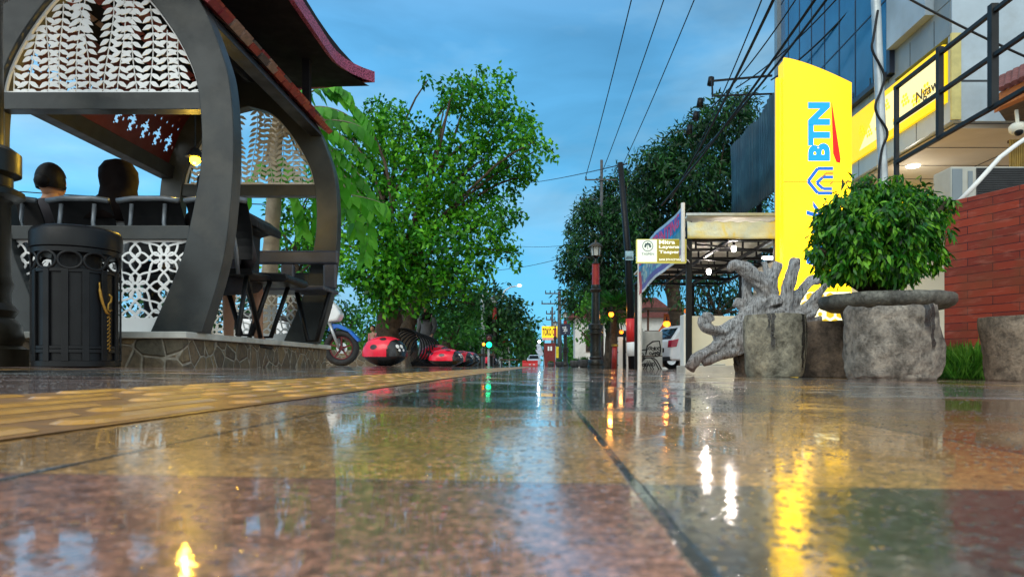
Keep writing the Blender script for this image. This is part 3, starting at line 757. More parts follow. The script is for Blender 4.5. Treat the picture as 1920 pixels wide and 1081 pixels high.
mb = MB(); mb.box((BX + 1.45, BC + 2.98, 2.52), (1.3, .08, .46)); sg = mb.build('entrance_sign', emit('entrance_sign_face', (.86, .90, .86), .75), bank)
mb = MB(); mb.prism([(BX + .81, 2.30), (BX + 1.25, 2.30), (BX + 1.45, 2.74), (BX + .81, 2.74)], BC + 2.935, BC + 2.938); mb.build('yellow_corner', M['band'], sg)
M['blue_ink'] = emit('blue_lettering', (.02, .16, .55), .35); M['red_ink'] = emit('red_lettering', (.8, .02, .02), .5)
mb = MB(); place_text(mb, 'Bank BTN', (BX + 1.5, BC + 2.933, 2.56), (1, 0, 0), (0, 0, 1), .42, .09, shear=.15, bold=.02); mb.build('lettering', M['blue_ink'], sg, fix=False)
mb = MB(); mb.prism([(BX + 1.72, 2.545), (BX + 1.93, 2.555), (BX + 1.93, 2.56)], BC + 2.93, BC + 2.933); mb.build('swoosh', M['red_ink'], sg)

# ---- dark corrugated sheet beyond the bank
t = NT('corrugated'); sp = t.new('ShaderNodeSeparateXYZ'); t.link(t.coord(), sp.inputs[0])
t.base(t.ramp(t.noise(2.5, 5), [(.3, (.008, .028, .045)), (.55, (.014, .05, .075)), (.75, (.03, .085, .11))])); t.b.inputs['Roughness'].default_value = .45; M['corr'] = t.m
vs = []; fs = []; n = 90
for i in range(n + 1):
    y = BFAR + .02 + 3.3 * i / n; x = BX - .02 + .035 * math.sin(i * 1.6) + .05 * mnoise.noise(Vector((y * 1.4, 0, 0)))
    zt = 5.42 + .18 * mnoise.noise(Vector((y * 1.3, 5, 0)))
    for z, dx in ((3.55, 0), (4.2, .05 * mnoise.noise(Vector((y, 2, 1)))), (4.8, .05 * mnoise.noise(Vector((y, 4, 1)))), (zt, .06 * mnoise.noise(Vector((y, 7, 1))))): vs.append((x + dx, y, z))
for i in range(n):
    for j in range(3): fs.append((i*4 + j, (i+1)*4 + j, (i+1)*4 + j + 1, i*4 + j + 1))
cs = thing('corrugated_screen', 'buckled dark blue corrugated metal screen standing beyond the bank', 'metal screen', (BX, 15.6, 3.5))
mb = MB(); mb.add(vs, fs); o = mb.build('sheet', M['corr'], cs, smooth=True); sm = o.modifiers.new('thickness', 'SOLIDIFY'); sm.thickness = .01
for y in (14.3, 15.7, 17.1):
    mb = MB(); mb.bar((BX + .16, y, 0), (BX + .16, y, 5.3), .1); mb.build('post', M['steel_dark'], cs)

# ---- totem sign
SY = 9.5
sx0, sx1 = X(1470, SY), X(1597, SY)
tot = thing('bank_totem_sign', 'tall glowing yellow bank totem sign reading Bank BTN in blue', 'sign', ((sx0 + sx1) / 2, SY, -.05))
t = NT('lit_yellow'); n = t.noise(1.1, 2); c = t.ramp(n, [(.3, (1.0, .50, .001)), (.7, (1.0, .60, .003))]); t.base((.6, .4, .01)); t.link(c, t.b.inputs['Emission Color']); sp = t.new('ShaderNodeSeparateXYZ'); t.link(t.coord(), sp.inputs[0]); t.link(t.maprange(sp.outputs['Z'], 1.4, 3.4, 5.2, 1.12), t.b.inputs['Emission Strength']); M['lit_yellow'] = t.m
M['yellow_case'] = emit('yellow_case', (1.0, .66, .01), .75)
def topz(u): return Z(108 + 47 * u ** 1.35, SY)
def sec(z0, z1, name):
    pts = [(sx0, z0), (sx1, z0)]
    if z1 is None: pts += [(sx0 + (sx1 - sx0) * u, topz(u)) for u in np.linspace(1, 0, 14)]
    else: pts += [(sx1, z1), (sx0, z1)]
    mb = MB(); mb.prism(pts, SY, SY + .04); return mb.build(name, M['lit_yellow'], tot)
zs1 = Z(341, SY)
face_t = sec(zs1 + .006, None, 'upper_face'); face_b = sec(.33, zs1 - .006, 'lower_face')
mb = MB(); mb.prism([(sx0 + .01, -.05), (sx1 - .01, -.05)] + [(sx0 + .01 + (sx1 - sx0 - .02) * u, topz(u) - .01) for u in np.linspace(1, 0, 14)], SY + .045, SY + .26); mb.build('case', M['yellow_case'], tot)
mb = MB(); mb.box((sx0 - .03, SY + .18, 2.0), (.045, .05, 4.0)); mb.build('side_trim', M['band'], tot)
UX, UY = (0, 0, 1), (-1, 0, 0)                        # text reads upwards
M['cyan_lit'] = emit('lit_blue_letters', (.0, .30, .95), .95); M['blue_lit'] = emit('lit_dark_blue', (.005, .13, .55), .9); M['red_lit'] = emit('lit_red', (.85, .004, .004), 1.0)
mb = MB(); place_text(mb, 'BTN', (X(1556, SY), SY - .001, Z(302, SY)), UX, UY, px2m(110, SY), px2m(41, SY), bold=.055); mb.build('lettering', M['cyan_lit'], face_t, fix=False)
mb = MB(); mb.prism([(X(px, SY), Z(py, SY)) for px, py in ((1559, 191), (1576, 298), (1575, 306), (1568, 304), (1562, 288))], SY - .005, SY - .001); mb.build('swoosh', M['red_lit'], face_t)
mb = MB()
place_text(mb, 'Bank', (X(1550, SY), SY - .001, Z(505, SY)), UX, UY, px2m(128, SY), px2m(38, SY), bold=.02, shear=.25); mb.build('lettering', M['blue_lit'], face_b, fix=False)
def hexline(mb, pts, w):
    for a, b in zip(pts, pts[1:]): mb.bar((X(a[0], SY), SY - .003, Z(a[1], SY)), (X(b[0], SY), SY - .003, Z(b[1], SY)), .004, px2m(w, SY))
mb = MB(); hexline(mb, [(1562, 316), (1533, 316), (1515, 340), (1533, 362), (1560, 362)], 6.5); hexline(mb, [(1562, 332), (1543, 332), (1531, 343), (1543, 354), (1560, 354)], 6)
mb.build('emblem', M['blue_lit'], face_t, fix=False)
mb = MB(); hexline(mb, [(1562, 325), (1548, 325), (1541, 334)], 4); hexline(mb, [(1556, 346), (1562, 340)], 3.5); mb.build('emblem_fold', emit('lit_ochre', (.62, .26, .02), .8), face_t, fix=False)
mb = MB(); mb.box(((sx0 + sx1) / 2, SY + .02, zs1), (sx1 - sx0 - .002, .036, .016)); mb.build('seam', mat('brown_seam', (.10, .06, .01), .6), tot)
# honeycomb pattern near the foot
mb = MB(); mb.box(((sx0 + sx1) / 2, SY - .002, Z(597, SY) - .1), (sx1 - sx0 - .03, .004, px2m(100, SY) + .2)); hp = mb.build('honeycomb_panel', emit('lit_white_panel', (1.0, .95, .62), .9), tot)
mb = MB(); q = 0
for i in range(7):
    for j in range(7):
        cx, cz = sx0 + .08 + i * .135 + (j % 2) * .0675, Z(556, SY) - j * .117
        if cx > sx1 - .06: continue
        q += 1
        rad = .058
        if q % 6 == 0: rad = .03
        mb.prism([(cx + rad * math.cos(k * PI / 3 + PI / 6), cz + rad * math.sin(k * PI / 3 + PI / 6)) for k in range(6)], SY - .008, SY - .0045)
mb.build('honeycomb', emit('lit_honey', (.72, .46, .01), .8), hp, fix=False)

# ---- grey pole with its cable
YP = 7.3
gp = thing('metal_pole', 'tall galvanised pole with a loose black cable in front of the bank', 'pole', (X(1657, YP), YP, -.05))
mb = MB(); mb.tube([(X(1660, YP), YP, -.05), P(1656, 340, YP), P(1642, 0, YP), P(1634, -220, YP)], px2m(8.5, YP), 14); mb.build('shaft', M['galv'], gp, smooth=True)
mb = MB(); mb.tube([tuple(q) for q in catmull([P(1646, 20, YP - .06), P(1638, 70, YP - .07), P(1636, 95, YP - .07), P(1658, 140, YP - .07), P(1652, 170, YP - .06), P(1642, 195, YP - .07), P(1645, 215, YP - .07), P(1664, 248, YP - .07), P(1654, 280, YP - .06), P(1648, 330, YP - .06), P(1652, 420, YP - .06)], 6)], .013, 7); mb.build('cable', M['black'], gp, smooth=True)

# ---- steel railing frame
rl = thing('railing_frame', 'black steel railing frame with three sloping-looking rails above the brick wall', 'railing', (3.02, 5.0, -.05))
rl['label'] = 'black square-tube railing frame standing above the red brick wall'
RX = 3.02
def onr(px): return RX * F / (px - CX)
zt, zm, zb = Z(165, onr(1680)), Z(230, onr(1680)), Z(305, onr(1680))
for z, y1 in ((zt, 3.4), (zm, 3.3), (zb, 3.3)):
    mb = MB(); mb.bar((RX, onr(1678), z), (RX, y1, z), .03, .03); mb.build('rail', M['steel_dark'], rl, bevel=.003)
for px, z0, z1, w in ((1681, -.05, zt, .034), (1762, zb, zt + .05, .042), (1862, zb, zt + .05, .05)):
    mb = MB(); mb.bar((RX, onr(px), z0), (RX, onr(px), z1), w); mb.build('post', M['steel_dark'], rl, bevel=.003)

# ---- brick wall
t = NT('red_brick'); uv = t.new('ShaderNodeCombineXYZ'); sp = t.new('ShaderNodeSeparateXYZ'); t.link(t.coord(), sp.inputs[0])
wv = t.math('ADD', sp.outputs['Z'], t.math('MULTIPLY', t.math('SUBTRACT', t.noise(5, 3), .5), .012))
t.link(sp.outputs['X'], uv.inputs[0]); t.link(wv, uv.inputs[1])
bk_ = t.new('ShaderNodeTexBrick', offset=.5); t.link(uv.outputs[0], bk_.inputs['Vector'])
for k, v in (('Scale', 1.0), ('Mortar Size', .004), ('Mortar Smooth', .3), ('Bias', 0.0), ('Brick Width', .44), ('Row Height', .068)): bk_.inputs[k].default_value = v
bk_.inputs['Color1'].default_value = (.36, .042, .010, 1); bk_.inputs['Color2'].default_value = (.21, .022, .006, 1); bk_.inputs['Mortar'].default_value = (.055, .006, .005, 1)
mpn = t.new('ShaderNodeMapping'); mpn.inputs['Scale'].default_value = (.6, .6, 2.0); t.link(t.coord(), mpn.inputs[0])
c = t.mix(t.maprange(t.noise(11, 6, mpn.outputs[0], .62), .52, .70, 0, .5), bk_.outputs['Color'], (.44, .15, .10))
c = t.mix(t.maprange(t.noise(3.2, 4), .46, .66, 0, .65), c, (.20, .05, .014)); t.base(c); t.b.inputs['Roughness'].default_value = .6
t.bump(t.math('ADD', t.math('MULTIPLY', bk_.outputs['Fac'], -1), t.math('MULTIPLY', t.noise(40, 4), .4)), .6, .008); M['brick'] = t.m
wa, wb_ = Vector((X(1770, 6.2), 6.2, 0)), Vector((X(1920, 5.56), 5.56, 0)); d = (wb_ - wa).normalized()
bwall = thing('brick_wall', 'weathered red brick wall beside the leafy bush', 'wall', (wa.x, wa.y, -.05)); bwall.rotation_euler = (0, 0, math.atan2(d.y, d.x))
mb = MB(); mb.box((1.6, .11, .755), (3.2, .22, 1.57)); o = mb.build('brickwork', M['brick'], None, bevel=.006); o.parent = bwall

# ---- air conditioner and hose behind the wall
AY = 7.0; ax0, ax1 = X(1783, AY), X(1783, AY) + .86; az0, az1 = Z(386, AY), Z(312, AY)
M['ac'] = mat('ac_casing', (.42, .43, .38), .5, 0, .12, 4); M['ac_dark'] = mat('ac_grille', (.022, .024, .026), .6)
ac = thing('air_conditioner', 'boxy outdoor air conditioner with a dark grille behind the brick wall', 'air conditioner', ((ax0 + ax1) / 2, AY + .15, az0))
mb = MB(); mb.box(((ax0 + ax1) / 2, AY + .16, (az0 + az1) / 2), (ax1 - ax0, .32, az1 - az0)); mb.build('casing', M['ac'], ac, bevel=.012)
mb = MB()
gx0 = ax0 + .24
mb.box(((gx0 + ax1) / 2 - .01, AY - .003, (az0 + az1) / 2), (ax1 - gx0 - .04, .006, az1 - az0 - .03)); gr = mb.build('grille', M['ac_dark'], ac)
mb = MB()
for k in range(16): mb.box(((gx0 + ax1) / 2 - .01, AY - .008, az0 + .03 + k * (az1 - az0 - .06) / 15), (ax1 - gx0 - .06, .004, .006))
mb.build('grille_bar', M['black'], gr)
mb = MB(); mb.box((ax0 + .06, AY - .004, (az0 + az1) / 2), (.10, .008, az1 - az0 - .05)); mb.box((ax0 + .19, AY - .004, (az0 + az1) / 2 + .05), (.045, .0082, .2)); mb.build('side_plate', M['cladding_dark'], ac)
for xx in (ax0 + .1, ax1 - .1):
    mb = MB(); mb.bar((xx, AY + .2, -.05), (xx, AY + .2, az0), .04); mb.build('stand_leg', M['steel_dark'], ac)
hs = MB(); hs.tube([P(1790, 384, 6.6), P(1806, 370, 6.5), P(1838, 336, 6.5), P(1875, 295, 6.6), P(1905, 272, 6.7), P(1945, 245, 6.8)], .021, 10)
tag(hs.build('drain_hose', M['white_wall'], smooth=True), 'pale plastic hose curving up in front of the air conditioner', 'hose')
# ---- porch eave with tiles and camera, far right
M['orange_wood'] = mat('orange_fascia', (.42, .13, .02), .55, 0, .2, 6); M['old_tile'] = mat('old_roof_tile', (.16, .05, .045), .7, 0, .4, 12, .5, 30)
pe = thing('porch_roof', 'small tiled porch eave with an orange fascia board right of the railing', 'porch roof', P(1900, 170, 7.6))
pe['label'] = 'small tiled porch eave with an orange fascia board above the brick wall'
a, b = P(1876, 200, 7.6), P(1990, 150, 6.9)
mb = MB(); mb.add([a, b, b + Vector((0, 0, .16)), a + Vector((0, 0, .16)), a + Vector((.06, .2, 0)), b + Vector((.06, .2, 0)), b + Vector((.06, .2, .16)), a + Vector((.06, .2, .16))], [(0,1,2,3), (5,4,7,6), (0,4,5,1), (3,2,6,7), (0,3,7,4), (1,5,6,2)]); mb.build('fascia_board', M['orange_wood'], pe)
mb = MB()
for k in range(9):
    p = a.lerp(b, k / 8) + Vector((-.02, -.06, .17)); mb.tube([p, p + Vector((.25, .35, .28))], .055, 8, flat=.5)
mb.build('roof_tiles', M['old_tile'], pe)
mb = MB(); mb.add([a + Vector((.03, .1, .01)), b + Vector((.03, .1, .01)), b + Vector((1.2, 1.4, .02)), a + Vector((1.2, 1.4, .02))], [(0, 1, 2, 3)]); o = mb.build('soffit_board', M['wood_dark'], pe)
mb = MB(); pq = P(1985, 240, 7.3); mb.bar((pq.x, pq.y, -.05), (pq.x, pq.y, pq.z + .6), .1); mb.build('post', M['wood_dark'], pe)
cc = P(1908, 246, 7.5)
cv = thing('security_camera', 'small cream dome security camera under the porch soffit', 'camera', cc)
mb = MB(); mb.lathe(cc, [(.05, -.03), (.08, .0), (.085, .05), (.06, .08)], 18); mb.build('housing', M['cream'], cv, smooth=True)
mb = MB(); mb.ball(cc + Vector((-.01, -.03, -.015)), .045, 14, 9); mb.build('lens_dome', M['black'], cv, smooth=True)
mb = MB(); mb.bar(cc + Vector((0, 0, .07)), cc + Vector((.02, .05, .24)), .03); mb.build('bracket', M['cream'], cv)
bb = thing('bamboo_screen', 'short golden bamboo screen beside the air conditioner', 'screen', P(1915, 288, 8.2))
mb = MB()
for k in range(14): p = P(1894 + k * 4.2, 312, 8.2); mb.tube([(p.x, p.y, -.05), (p.x, p.y, Z(262, 8.2))], .0125, 7)
mb.build('canes', mat('bamboo', (.42, .27, .05), .5, 0, .3, 9), bb)
mb = MB(); mb.bar(P(1890, 266, 8.22), P(1950, 264, 8.22), .03); mb.build('rail', M['wood_dark'], bb)

# ---- stone pots
def stonemat(name, c, drips, seed, rough=.8):
    t = NT(name); n1 = t.noise(4 + seed * .3, 6, rough=.6); n2 = t.noise(26, 6, rough=.7)
    col = t.ramp(n1, [(.3, scl(c, .6)), (.5, c), (.7, scl(c, 1.35))])
    col = t.mix(1.0, col, t.ramp(n2, [(.28, (.45, .44, .42)), (.5, (1, 1, 1)), (.75, (1.5, 1.48, 1.42))]), 'MULTIPLY')
    n3 = t.noise(10, 5, rough=.75); col = t.mix(1.0, col, t.ramp(n3, [(.36, (.45, .43, .40)), (.5, (1, 1, 1)), (.66, (1.35, 1.33, 1.28))]), 'MULTIPLY')
    if drips:   # rain runs down the side from the rim
        sp = t.new('ShaderNodeSeparateXYZ'); t.link(t.coord(), sp.inputs[0]); m = None
        for (x0, w, z0) in drips:
            wv = t.math('MULTIPLY', t.math('SUBTRACT', t.noise(17, 3), .5), .05)
            dx = t.math('ABSOLUTE', t.math('ADD', t.math('SUBTRACT', sp.outputs['X'], x0), wv))
            g = t.math('MULTIPLY', t.maprange(dx, w * .7, w, 1, 0), t.math('MULTIPLY', t.maprange(sp.outputs['Z'], z0, z0 + .05, 0, 1), t.maprange(sp.outputs['Y'], 0, -.02, 0, 1)))
            m = g if m is None else t.math('MAXIMUM', m, g)
        col = t.mix(t.math('MULTIPLY', m, .92), col, (.012, .011, .010))
        t.link(t.maprange(m, 0, 1, rough, .25), t.b.inputs['Roughness'])
    else: t.b.inputs['Roughness'].default_value = rough
    t.base(col)
    pits = t.maprange(t.noise(85, 4, rough=.7), .28, .45, 0, 1)
    t.bump(t.math('ADD', t.math('MULTIPLY', n2, .6), t.math('ADD', t.math('MULTIPLY', n1, 1.2), t.math('MULTIPLY', pits, .35))), .8, .02); return t.m
def pot(name, label, cx, y, w, htop, prof, m, wob=.08, sy=.9, seed=0, rough_amp=.012, group='stone pots along the pavement'):
    yc = y + sy * px2m(w, y) / 2 * .9; x = X(cx, yc); r = px2m(w, y + .5 * (yc - y)) / 2; z0 = gz(x); zt = Z(htop, y) - z0
    th = thing(name, label, 'stone pot', (x, yc, z0), group)
    full = [(r * a, zt * b) for a, b in prof]
    full += [(full[-1][0] - r * .12, zt * .995), (full[-1][0] - r * .16, zt * .9), (r * .3, zt * .85)]
    mb = MB(); mb.lathe((0, 0, 0), [(r * .3, .0)] + full, 72, 1, sy)
    mb.v = [tuple(Vector(v) + mnoise.noise_vector(Vector(v) * 3.2 + Vector((seed * 7, seed, 0))) * r * wob * (1 if v[2] > .02 else .3) + mnoise.noise_vector(Vector(v) * 17 + Vector((seed * 3, 0, 0))) * rough_amp * (1 if v[2] > .02 else .2)) for v in mb.v]
    o = mb.build('pot_wall', m, None, smooth=True); o.parent = th
    mb = MB(); mb.lathe((0, 0, zt * .84), [(r * .84, 0), (r * .8, .02), (r * .3, .03)], 24, 1, sy); s = mb.build('soil', M['bark'], None); s.parent = th
    return th
def dense(pr, m=5):
    return [tuple(p) for p in catmull(pr, m)]
pot('stone_pot', 'round grey stone pot streaked with two dark drips, before the driftwood', 1452, 4.9, 116, 588, dense([(.86, 0), (.93, .15), (.985, .5), (1.0, .8), (.97, .97), (.95, 1.0)]), stonemat('grey_tuff', (.21, .20, .155), [(-.075, .016, .18), (-.10, .010, .30), (.155, .016, .02), (.185, .009, .08), (.20, .008, .2)], 1), .05, .95, 1, .003)
pot('stone_pot', 'low squarish brown stone pot half hidden between the grey pot and the boulder pot', 1552, 5.15, 112, 601, dense([(.95, 0), (.99, .2), (1.0, .6), (.98, .95), (.96, 1.0)]), stonemat('brown_stone', (.115, .085, .062), [], 2), .06, .8, 2, .006)
pot('boulder_pot', 'big rough boulder pot with a wet black streak, in front of the leafy bush', 1672, 4.1, 172, 572, dense([(.90, 0), (.98, .12), (1.0, .4), (.985, .75), (.95, .93), (.90, 1.0)], 8), stonemat('rough_boulder', (.19, .17, .145), [(.115, .03, .27), (.155, .016, .15)], 3), .12, .8, 3, .014)
pot('stone_pot', 'brown stone pot at the foot of the brick wall, beyond the weeds', 1918, 4.4, 150, 590, dense([(.84, 0), (.93, .3), (1.0, .75), (1.0, .96), (.97, 1.0)]), stonemat('brown_pot', (.17, .135, .10), [], 5), .07, .85, 5, .006)
# ---- stone dish with the bush
DY = 4.98; dx = X(1660, DY)
dish = thing('stone_dish', 'wide flat stone dish on a pedestal carrying the leafy bush', 'planter', (dx, DY, gz(dx)))
zb_, zt_ = Z(571, 4.56), Z(543, 4.56)
mb = MB(); mb.lathe((dx, DY, 0), [(.2, zb_ - .005), (.38, zb_), (.43, zb_ + .02), (.446, zb_ + .05), (.442, zt_ - .01), (.43, zt_), (.38, zt_ - .005), (.28, zt_ - .02)], 64)
mb.disp(.008, 9, 2); mb.build('dish', stonemat('dark_slate', (.115, .115, .10), [], 6, .55), dish, smooth=True)
mb = MB(); mb.lathe((dx, DY, 0), [(.24, -.04), (.22, .2), (.30, zb_ - .02), (.31, zb_ + .01)], 32, wob=.1); mb.build('pedestal', M['crazy'], dish)
mb = MB(); mb.lathe((dx, DY, 0), [(.40, zt_ - .03), (.38, zt_ - .012), (.1, zt_ + .0)], 24); mb.build('soil', M['bark'], dish)
M['leaf_bush'] = leafmat('bush_leaves', (.002, .018, .003), (.022, .16, .008), (.24, .56, .035), .3, .35, 6)
bush = thing('bush', 'dense round bush with drooping glossy leaves growing in the stone dish', 'bush', (dx, DY, zt_ - .02))
blobs = []
for px, py, r, dy in [(1572,405,38,0),(1598,385,38,-.1),(1640,368,34,0),(1662,358,26,-.1),(1712,380,38,0),(1752,390,24,.1),(1562,445,34,0),(1610,440,52,-.2),(1670,430,58,-.25),(1728,430,40,-.1),(1566,492,32,0),(1612,485,42,-.2),(1678,482,46,-.24),(1730,478,34,-.1),(1546,466,15,0),(1650,460,60,.2),(1700,445,52,.25),(1600,460,48,.25),(1534,468,12,-.1),(1545,408,10,0),(1628,338,11,0),(1688,340,10,-.1),(1772,382,11,0),(1768,440,10,-.1),(1556,515,12,-.1),(1705,512,12,-.2),(1605,352,9,0)]:
    blobs.append((P(px, py, DY + dy), px2m(r, DY)))
crown('foliage', blobs, 3000, .066, .0225, M['leaf_bush'], bush, droop=1.2, twig=9, spread=.7, six=True, shell=.72, up=.6)
mb = MB()
limbs(mb, (dx, DY, zt_ - .02), .03, [c for c, r in blobs[::2]], bend=.3); mb.build('stem', M['bark'], bush)
# ---- weeds by the wall
def blades(name, n, xr, yr, hmin, hmax, m, z0=None):
    x = RNG.uniform(*xr, n); y = RNG.uniform(*yr, n); C = np.stack([x, y, [gz(v) for v in x]], 1)
    D = np.stack([RNG.normal(0, .45, n), RNG.normal(0, .45, n), np.ones(n)], 1); N = rdir(n)
    hh = RNG.uniform(hmin, hmax, n) * (1 - .5 * np.abs((x - np.mean(xr)) / (xr[1] - xr[0]) * 2) ** 2)
    return leaf_mesh(name, C, D, N, hh, np.full(n, .012), m, None, True)
M['grass'] = leafmat('weed_blades', (.03, .13, .012), (.08, .28, .02), (.20, .44, .05), .3, .5, 5)
g = blades('weeds', 3200, (X(1740, 5.5), X(1865, 5.5)), (5.15, 5.75), .08, .34, M['grass']); tag(g, 'clump of tall green weeds against the brick wall', 'weeds', kind='stuff')

# ---- driftwood
DW = 6.4
def DP(px, py, dy=0): return P(px, py, DW + dy)
def k_(r): return px2m(r, DW)
mb = MB()
def limb(pts, rs, n=14, wob=.5):
    c = catmull([(*DP(p[0], p[1], p[2] if len(p) > 2 else 0), k_(r)) for p, r in zip(pts, rs)], 6)
    mb.tube([q[:3] for q in c], [max(.006, q[3] * .80) for q in c], n, wob=wob)
limb([(1292, 692, -.15), (1306, 672, -.12), (1338, 652, -.05), (1368, 632, 0)], [13, 13, 13, 18])
limb([(1318, 680, -.1), (1345, 670, -.08), (1388, 655, 0)], [9, 9, 12])
limb([(1385, 665), (1378, 640), (1392, 610), (1420, 580), (1446, 555)], [16, 18, 20, 26, 26])
limb([(1318, 592, -.1), (1321, 610, -.1), (1345, 620, -.05), (1375, 606, 0), (1405, 588, 0)], [9, 12, 11, 14, 20])
limb([(1335, 602, -.12), (1328, 592, -.12), (1316, 588, -.14)], [8, 8, 4])
limb([(1340, 622), (1350, 640), (1372, 650)], [9, 12, 16])
limb([(1366, 508, -.05), (1378, 498, -.05), (1404, 509, -.05), (1428, 530, 0), (1446, 575, 0)], [7, 13, 16, 22, 26])
limb([(1402, 512, .05), (1400, 545, .05), (1404, 580, .03), (1420, 600)], [9, 11, 13, 18])
limb([(1376, 566), (1390, 572), (1408, 590)], [9, 12, 18])
limb([(1432, 490, .1), (1440, 520, .08), (1446, 560, .05)], [8, 12, 18])
limb([(1460, 494, .05), (1454, 510, .04), (1444, 545, 0), (1440, 590)], [11, 12, 13, 22])
limb([(1491, 484, -.08), (1486, 510, -.08), (1477, 545, -.06), (1468, 600, 0)], [11.5, 13, 14, 20])
limb([(1440, 600), (1470, 600), (1500, 598)], [34, 32, 24])
limb([(1470, 585), (1496, 555, .05), (1515, 534, .05), (1545, 524, .08), (1562, 508, .1)], [20, 13, 9, 9, 4])
limb([(1500, 548, .05), (1520, 522, .1), (1540, 515, .1)], [9, 7, 3])
limb([(1480, 592), (1512, 578, 0), (1532, 552, 0), (1556, 528, 0), (1566, 514, 0)], [20, 14, 11, 9, 3])
limb([(1490, 602), (1518, 588, -.03), (1535, 572, -.03)], [18, 12, 5])
limb([(1505, 606), (1528, 600, 0), (1541, 596, 0)], [14, 8, 6])
mb.disp(.012, 9, 3); mb.disp(.004, 45, 8)
t = NT('driftwood'); mpn = t.new('ShaderNodeMapping'); mpn.inputs['Scale'].default_value = (1, 1, .14); mpn.inputs['Rotation'].default_value = (0, R(25), 0); t.link(t.coord(), mpn.inputs[0])
gr = t.noise(75, 6, mpn.outputs[0], .65, .25); big = t.noise(4.5, 4)
sp = t.new('ShaderNodeSeparateXYZ'); t.link(t.coord(), sp.inputs[0])
c = t.ramp(gr, [(.34, (.028, .026, .025)), (.42, (.24, .25, .255)), (.56, (.46, .475, .49)), (.74, (.66, .68, .69))])
c = t.mix(t.maprange(big, .47, .66, 0, .6), c, t.ramp(gr, [(.3, (.06, .042, .03)), (.7, (.32, .25, .19))]))
brn = t.math('MULTIPLY', t.maprange(sp.outputs['Z'], .22, .08, 0, .75), 1.0); c = t.mix(brn, c, t.ramp(gr, [(.3, (.05, .027, .015)), (.7, (.20, .11, .06))]))
t.base(c); t.b.inputs['Roughness'].default_value = .75; t.bump(t.math('ADD', gr, t.math('MULTIPLY', t.noise(9, 5, rough=.6), 1.3)), 1.0, .03); M['drift'] = t.m
dw = thing('driftwood', 'gnarled weathered grey driftwood stump with upright cut limbs', 'driftwood', (X(1430, DW), DW, gz(X(1430, DW))))
o = mb.build('roots', M['drift'], dw, smooth=True)
rm = o.modifiers.new('fuse', 'REMESH'); rm.mode = 'VOXEL'; rm.voxel_size = .0085; rm.use_smooth_shade = True
tex = bpy.data.textures.new('gnarl', 'MUSGRAVE') if False else bpy.data.textures.new('gnarl', 'CLOUDS'); tex.noise_scale = .05; tex.noise_depth = 3
dm = o.modifiers.new('gnarl', 'DISPLACE'); dm.texture = tex; dm.strength = .012; dm.mid_level = .5; dm.texture_coords = 'LOCAL'
mb = MB(); mb.lathe((X(1402, DW + .1), DW + .1, gz(1.8) - .01), [(k_(24), 0), (k_(22), .1), (k_(21), .3), (k_(22), .42)], 20, wob=.2)
for k in range(330):
    an = RNG.uniform(0, 2 * PI); z = RNG.uniform(.02, .40); r_ = k_(22.5); c_ = Vector((X(1402, DW + .1) + math.cos(an) * r_, DW + .1 + math.sin(an) * r_, gz(1.8) + z))
    mb.tube([c_, c_ + Vector((math.cos(an) * .02, math.sin(an) * .02, .05 + .03 * RNG.random()))], [.012, .003], 5)
mb.build('shaggy_bark', mat('shaggy_bark', (.05, .035, .024), .9, 0, .6, 30, .6, 60), dw)

# ================================================================== LEFT FOREGROUND
# ---- litter bin
bx, by_ = X(145, 3.98), 3.76; bz = gz(bx); br = px2m(72, 3.98); bh = Z(422, 3.85) - bz
bn = thing('litter_bin', 'black cylindrical metal litter bin with slotted sides and gold emblem before the pavilion', 'litter bin', (bx, by_ + br, bz))
c0 = (bx, by_ + br, bz)
mb = MB(); mb.lathe(c0, [(br * .90, .0), (br * .90, .03), (br * .93, .035), (br * .935, bh * .66)], 48); mb.build('inner_drum', M['black'], bn, smooth=True, ang=40)
for z0, z1, rr in ((0, .035, .985), (.075, .098, .985), (bh * .125, bh * .15, .985), (bh * .66, bh * .69, .985), (bh * .80, bh * .84, 1.0)):
    mb = MB(); mb.lathe(c0, [(br * rr * .96, z0), (br * rr, z0 + .003), (br * rr, z1 - .003), (br * rr * .96, z1)], 48)
    mb.build('hoop', M['black'], bn, smooth=True, ang=40)
mb = MB(); NB = 14
for k in range(NB):
    an = 2 * PI * k / NB + .1; q = Matrix.Rotation(an + PI / 2, 3, 'Z')
    mb.box(Vector(c0) + Vector((math.cos(an) * br * .97, math.sin(an) * br * .97, bh * .36)), (.034, .012, bh * .64), M=q)
mb.build('slat', M['black'], bn, bevel=.002)
mb = MB(); NR = 11
for k in range(NR):    # ring frieze under the lid
    an = 2 * PI * k / NR; c = Vector(c0) + Vector((math.cos(an), math.sin(an), 0)) * br * .965 + Vector((0, 0, bh * .745)); tx = Vector((-math.sin(an), math.cos(an), 0))
    mb.tube([c + tx * math.cos(q * PI / 8) * .056 + Vector((0, 0, math.sin(q * PI / 8) * .047)) - Vector((math.cos(an), math.sin(an), 0)) * .006 * (math.cos(q*PI/8))**2 for q in range(17)], .0085, 6, cap=False)
mb.build('ring_frieze', M['black'], bn, smooth=True)
mb = MB(); mb.lathe(c0, [(br * .55, bh * .80), (br * .55, bh * .70), (br * .60, bh * .69)], 32); mb.build('liner', M['black_soft'], bn)
mb = MB(); mb.lathe(c0, [(br * .99, bh * .84), (br * 1.03, bh * .845), (br * 1.035, bh * .955), (br * .98, bh * .985), (br * .8, bh)], 48); mb.build('lid', M['black'], bn, smooth=True, ang=50)
mb = MB(); ea = -PI / 2 + .58 + .72
def onb(da, z): return Vector(c0) + Vector((math.cos(ea + da), math.sin(ea + da), 0)) * br * 1.0 + Vector((0, 0, z))
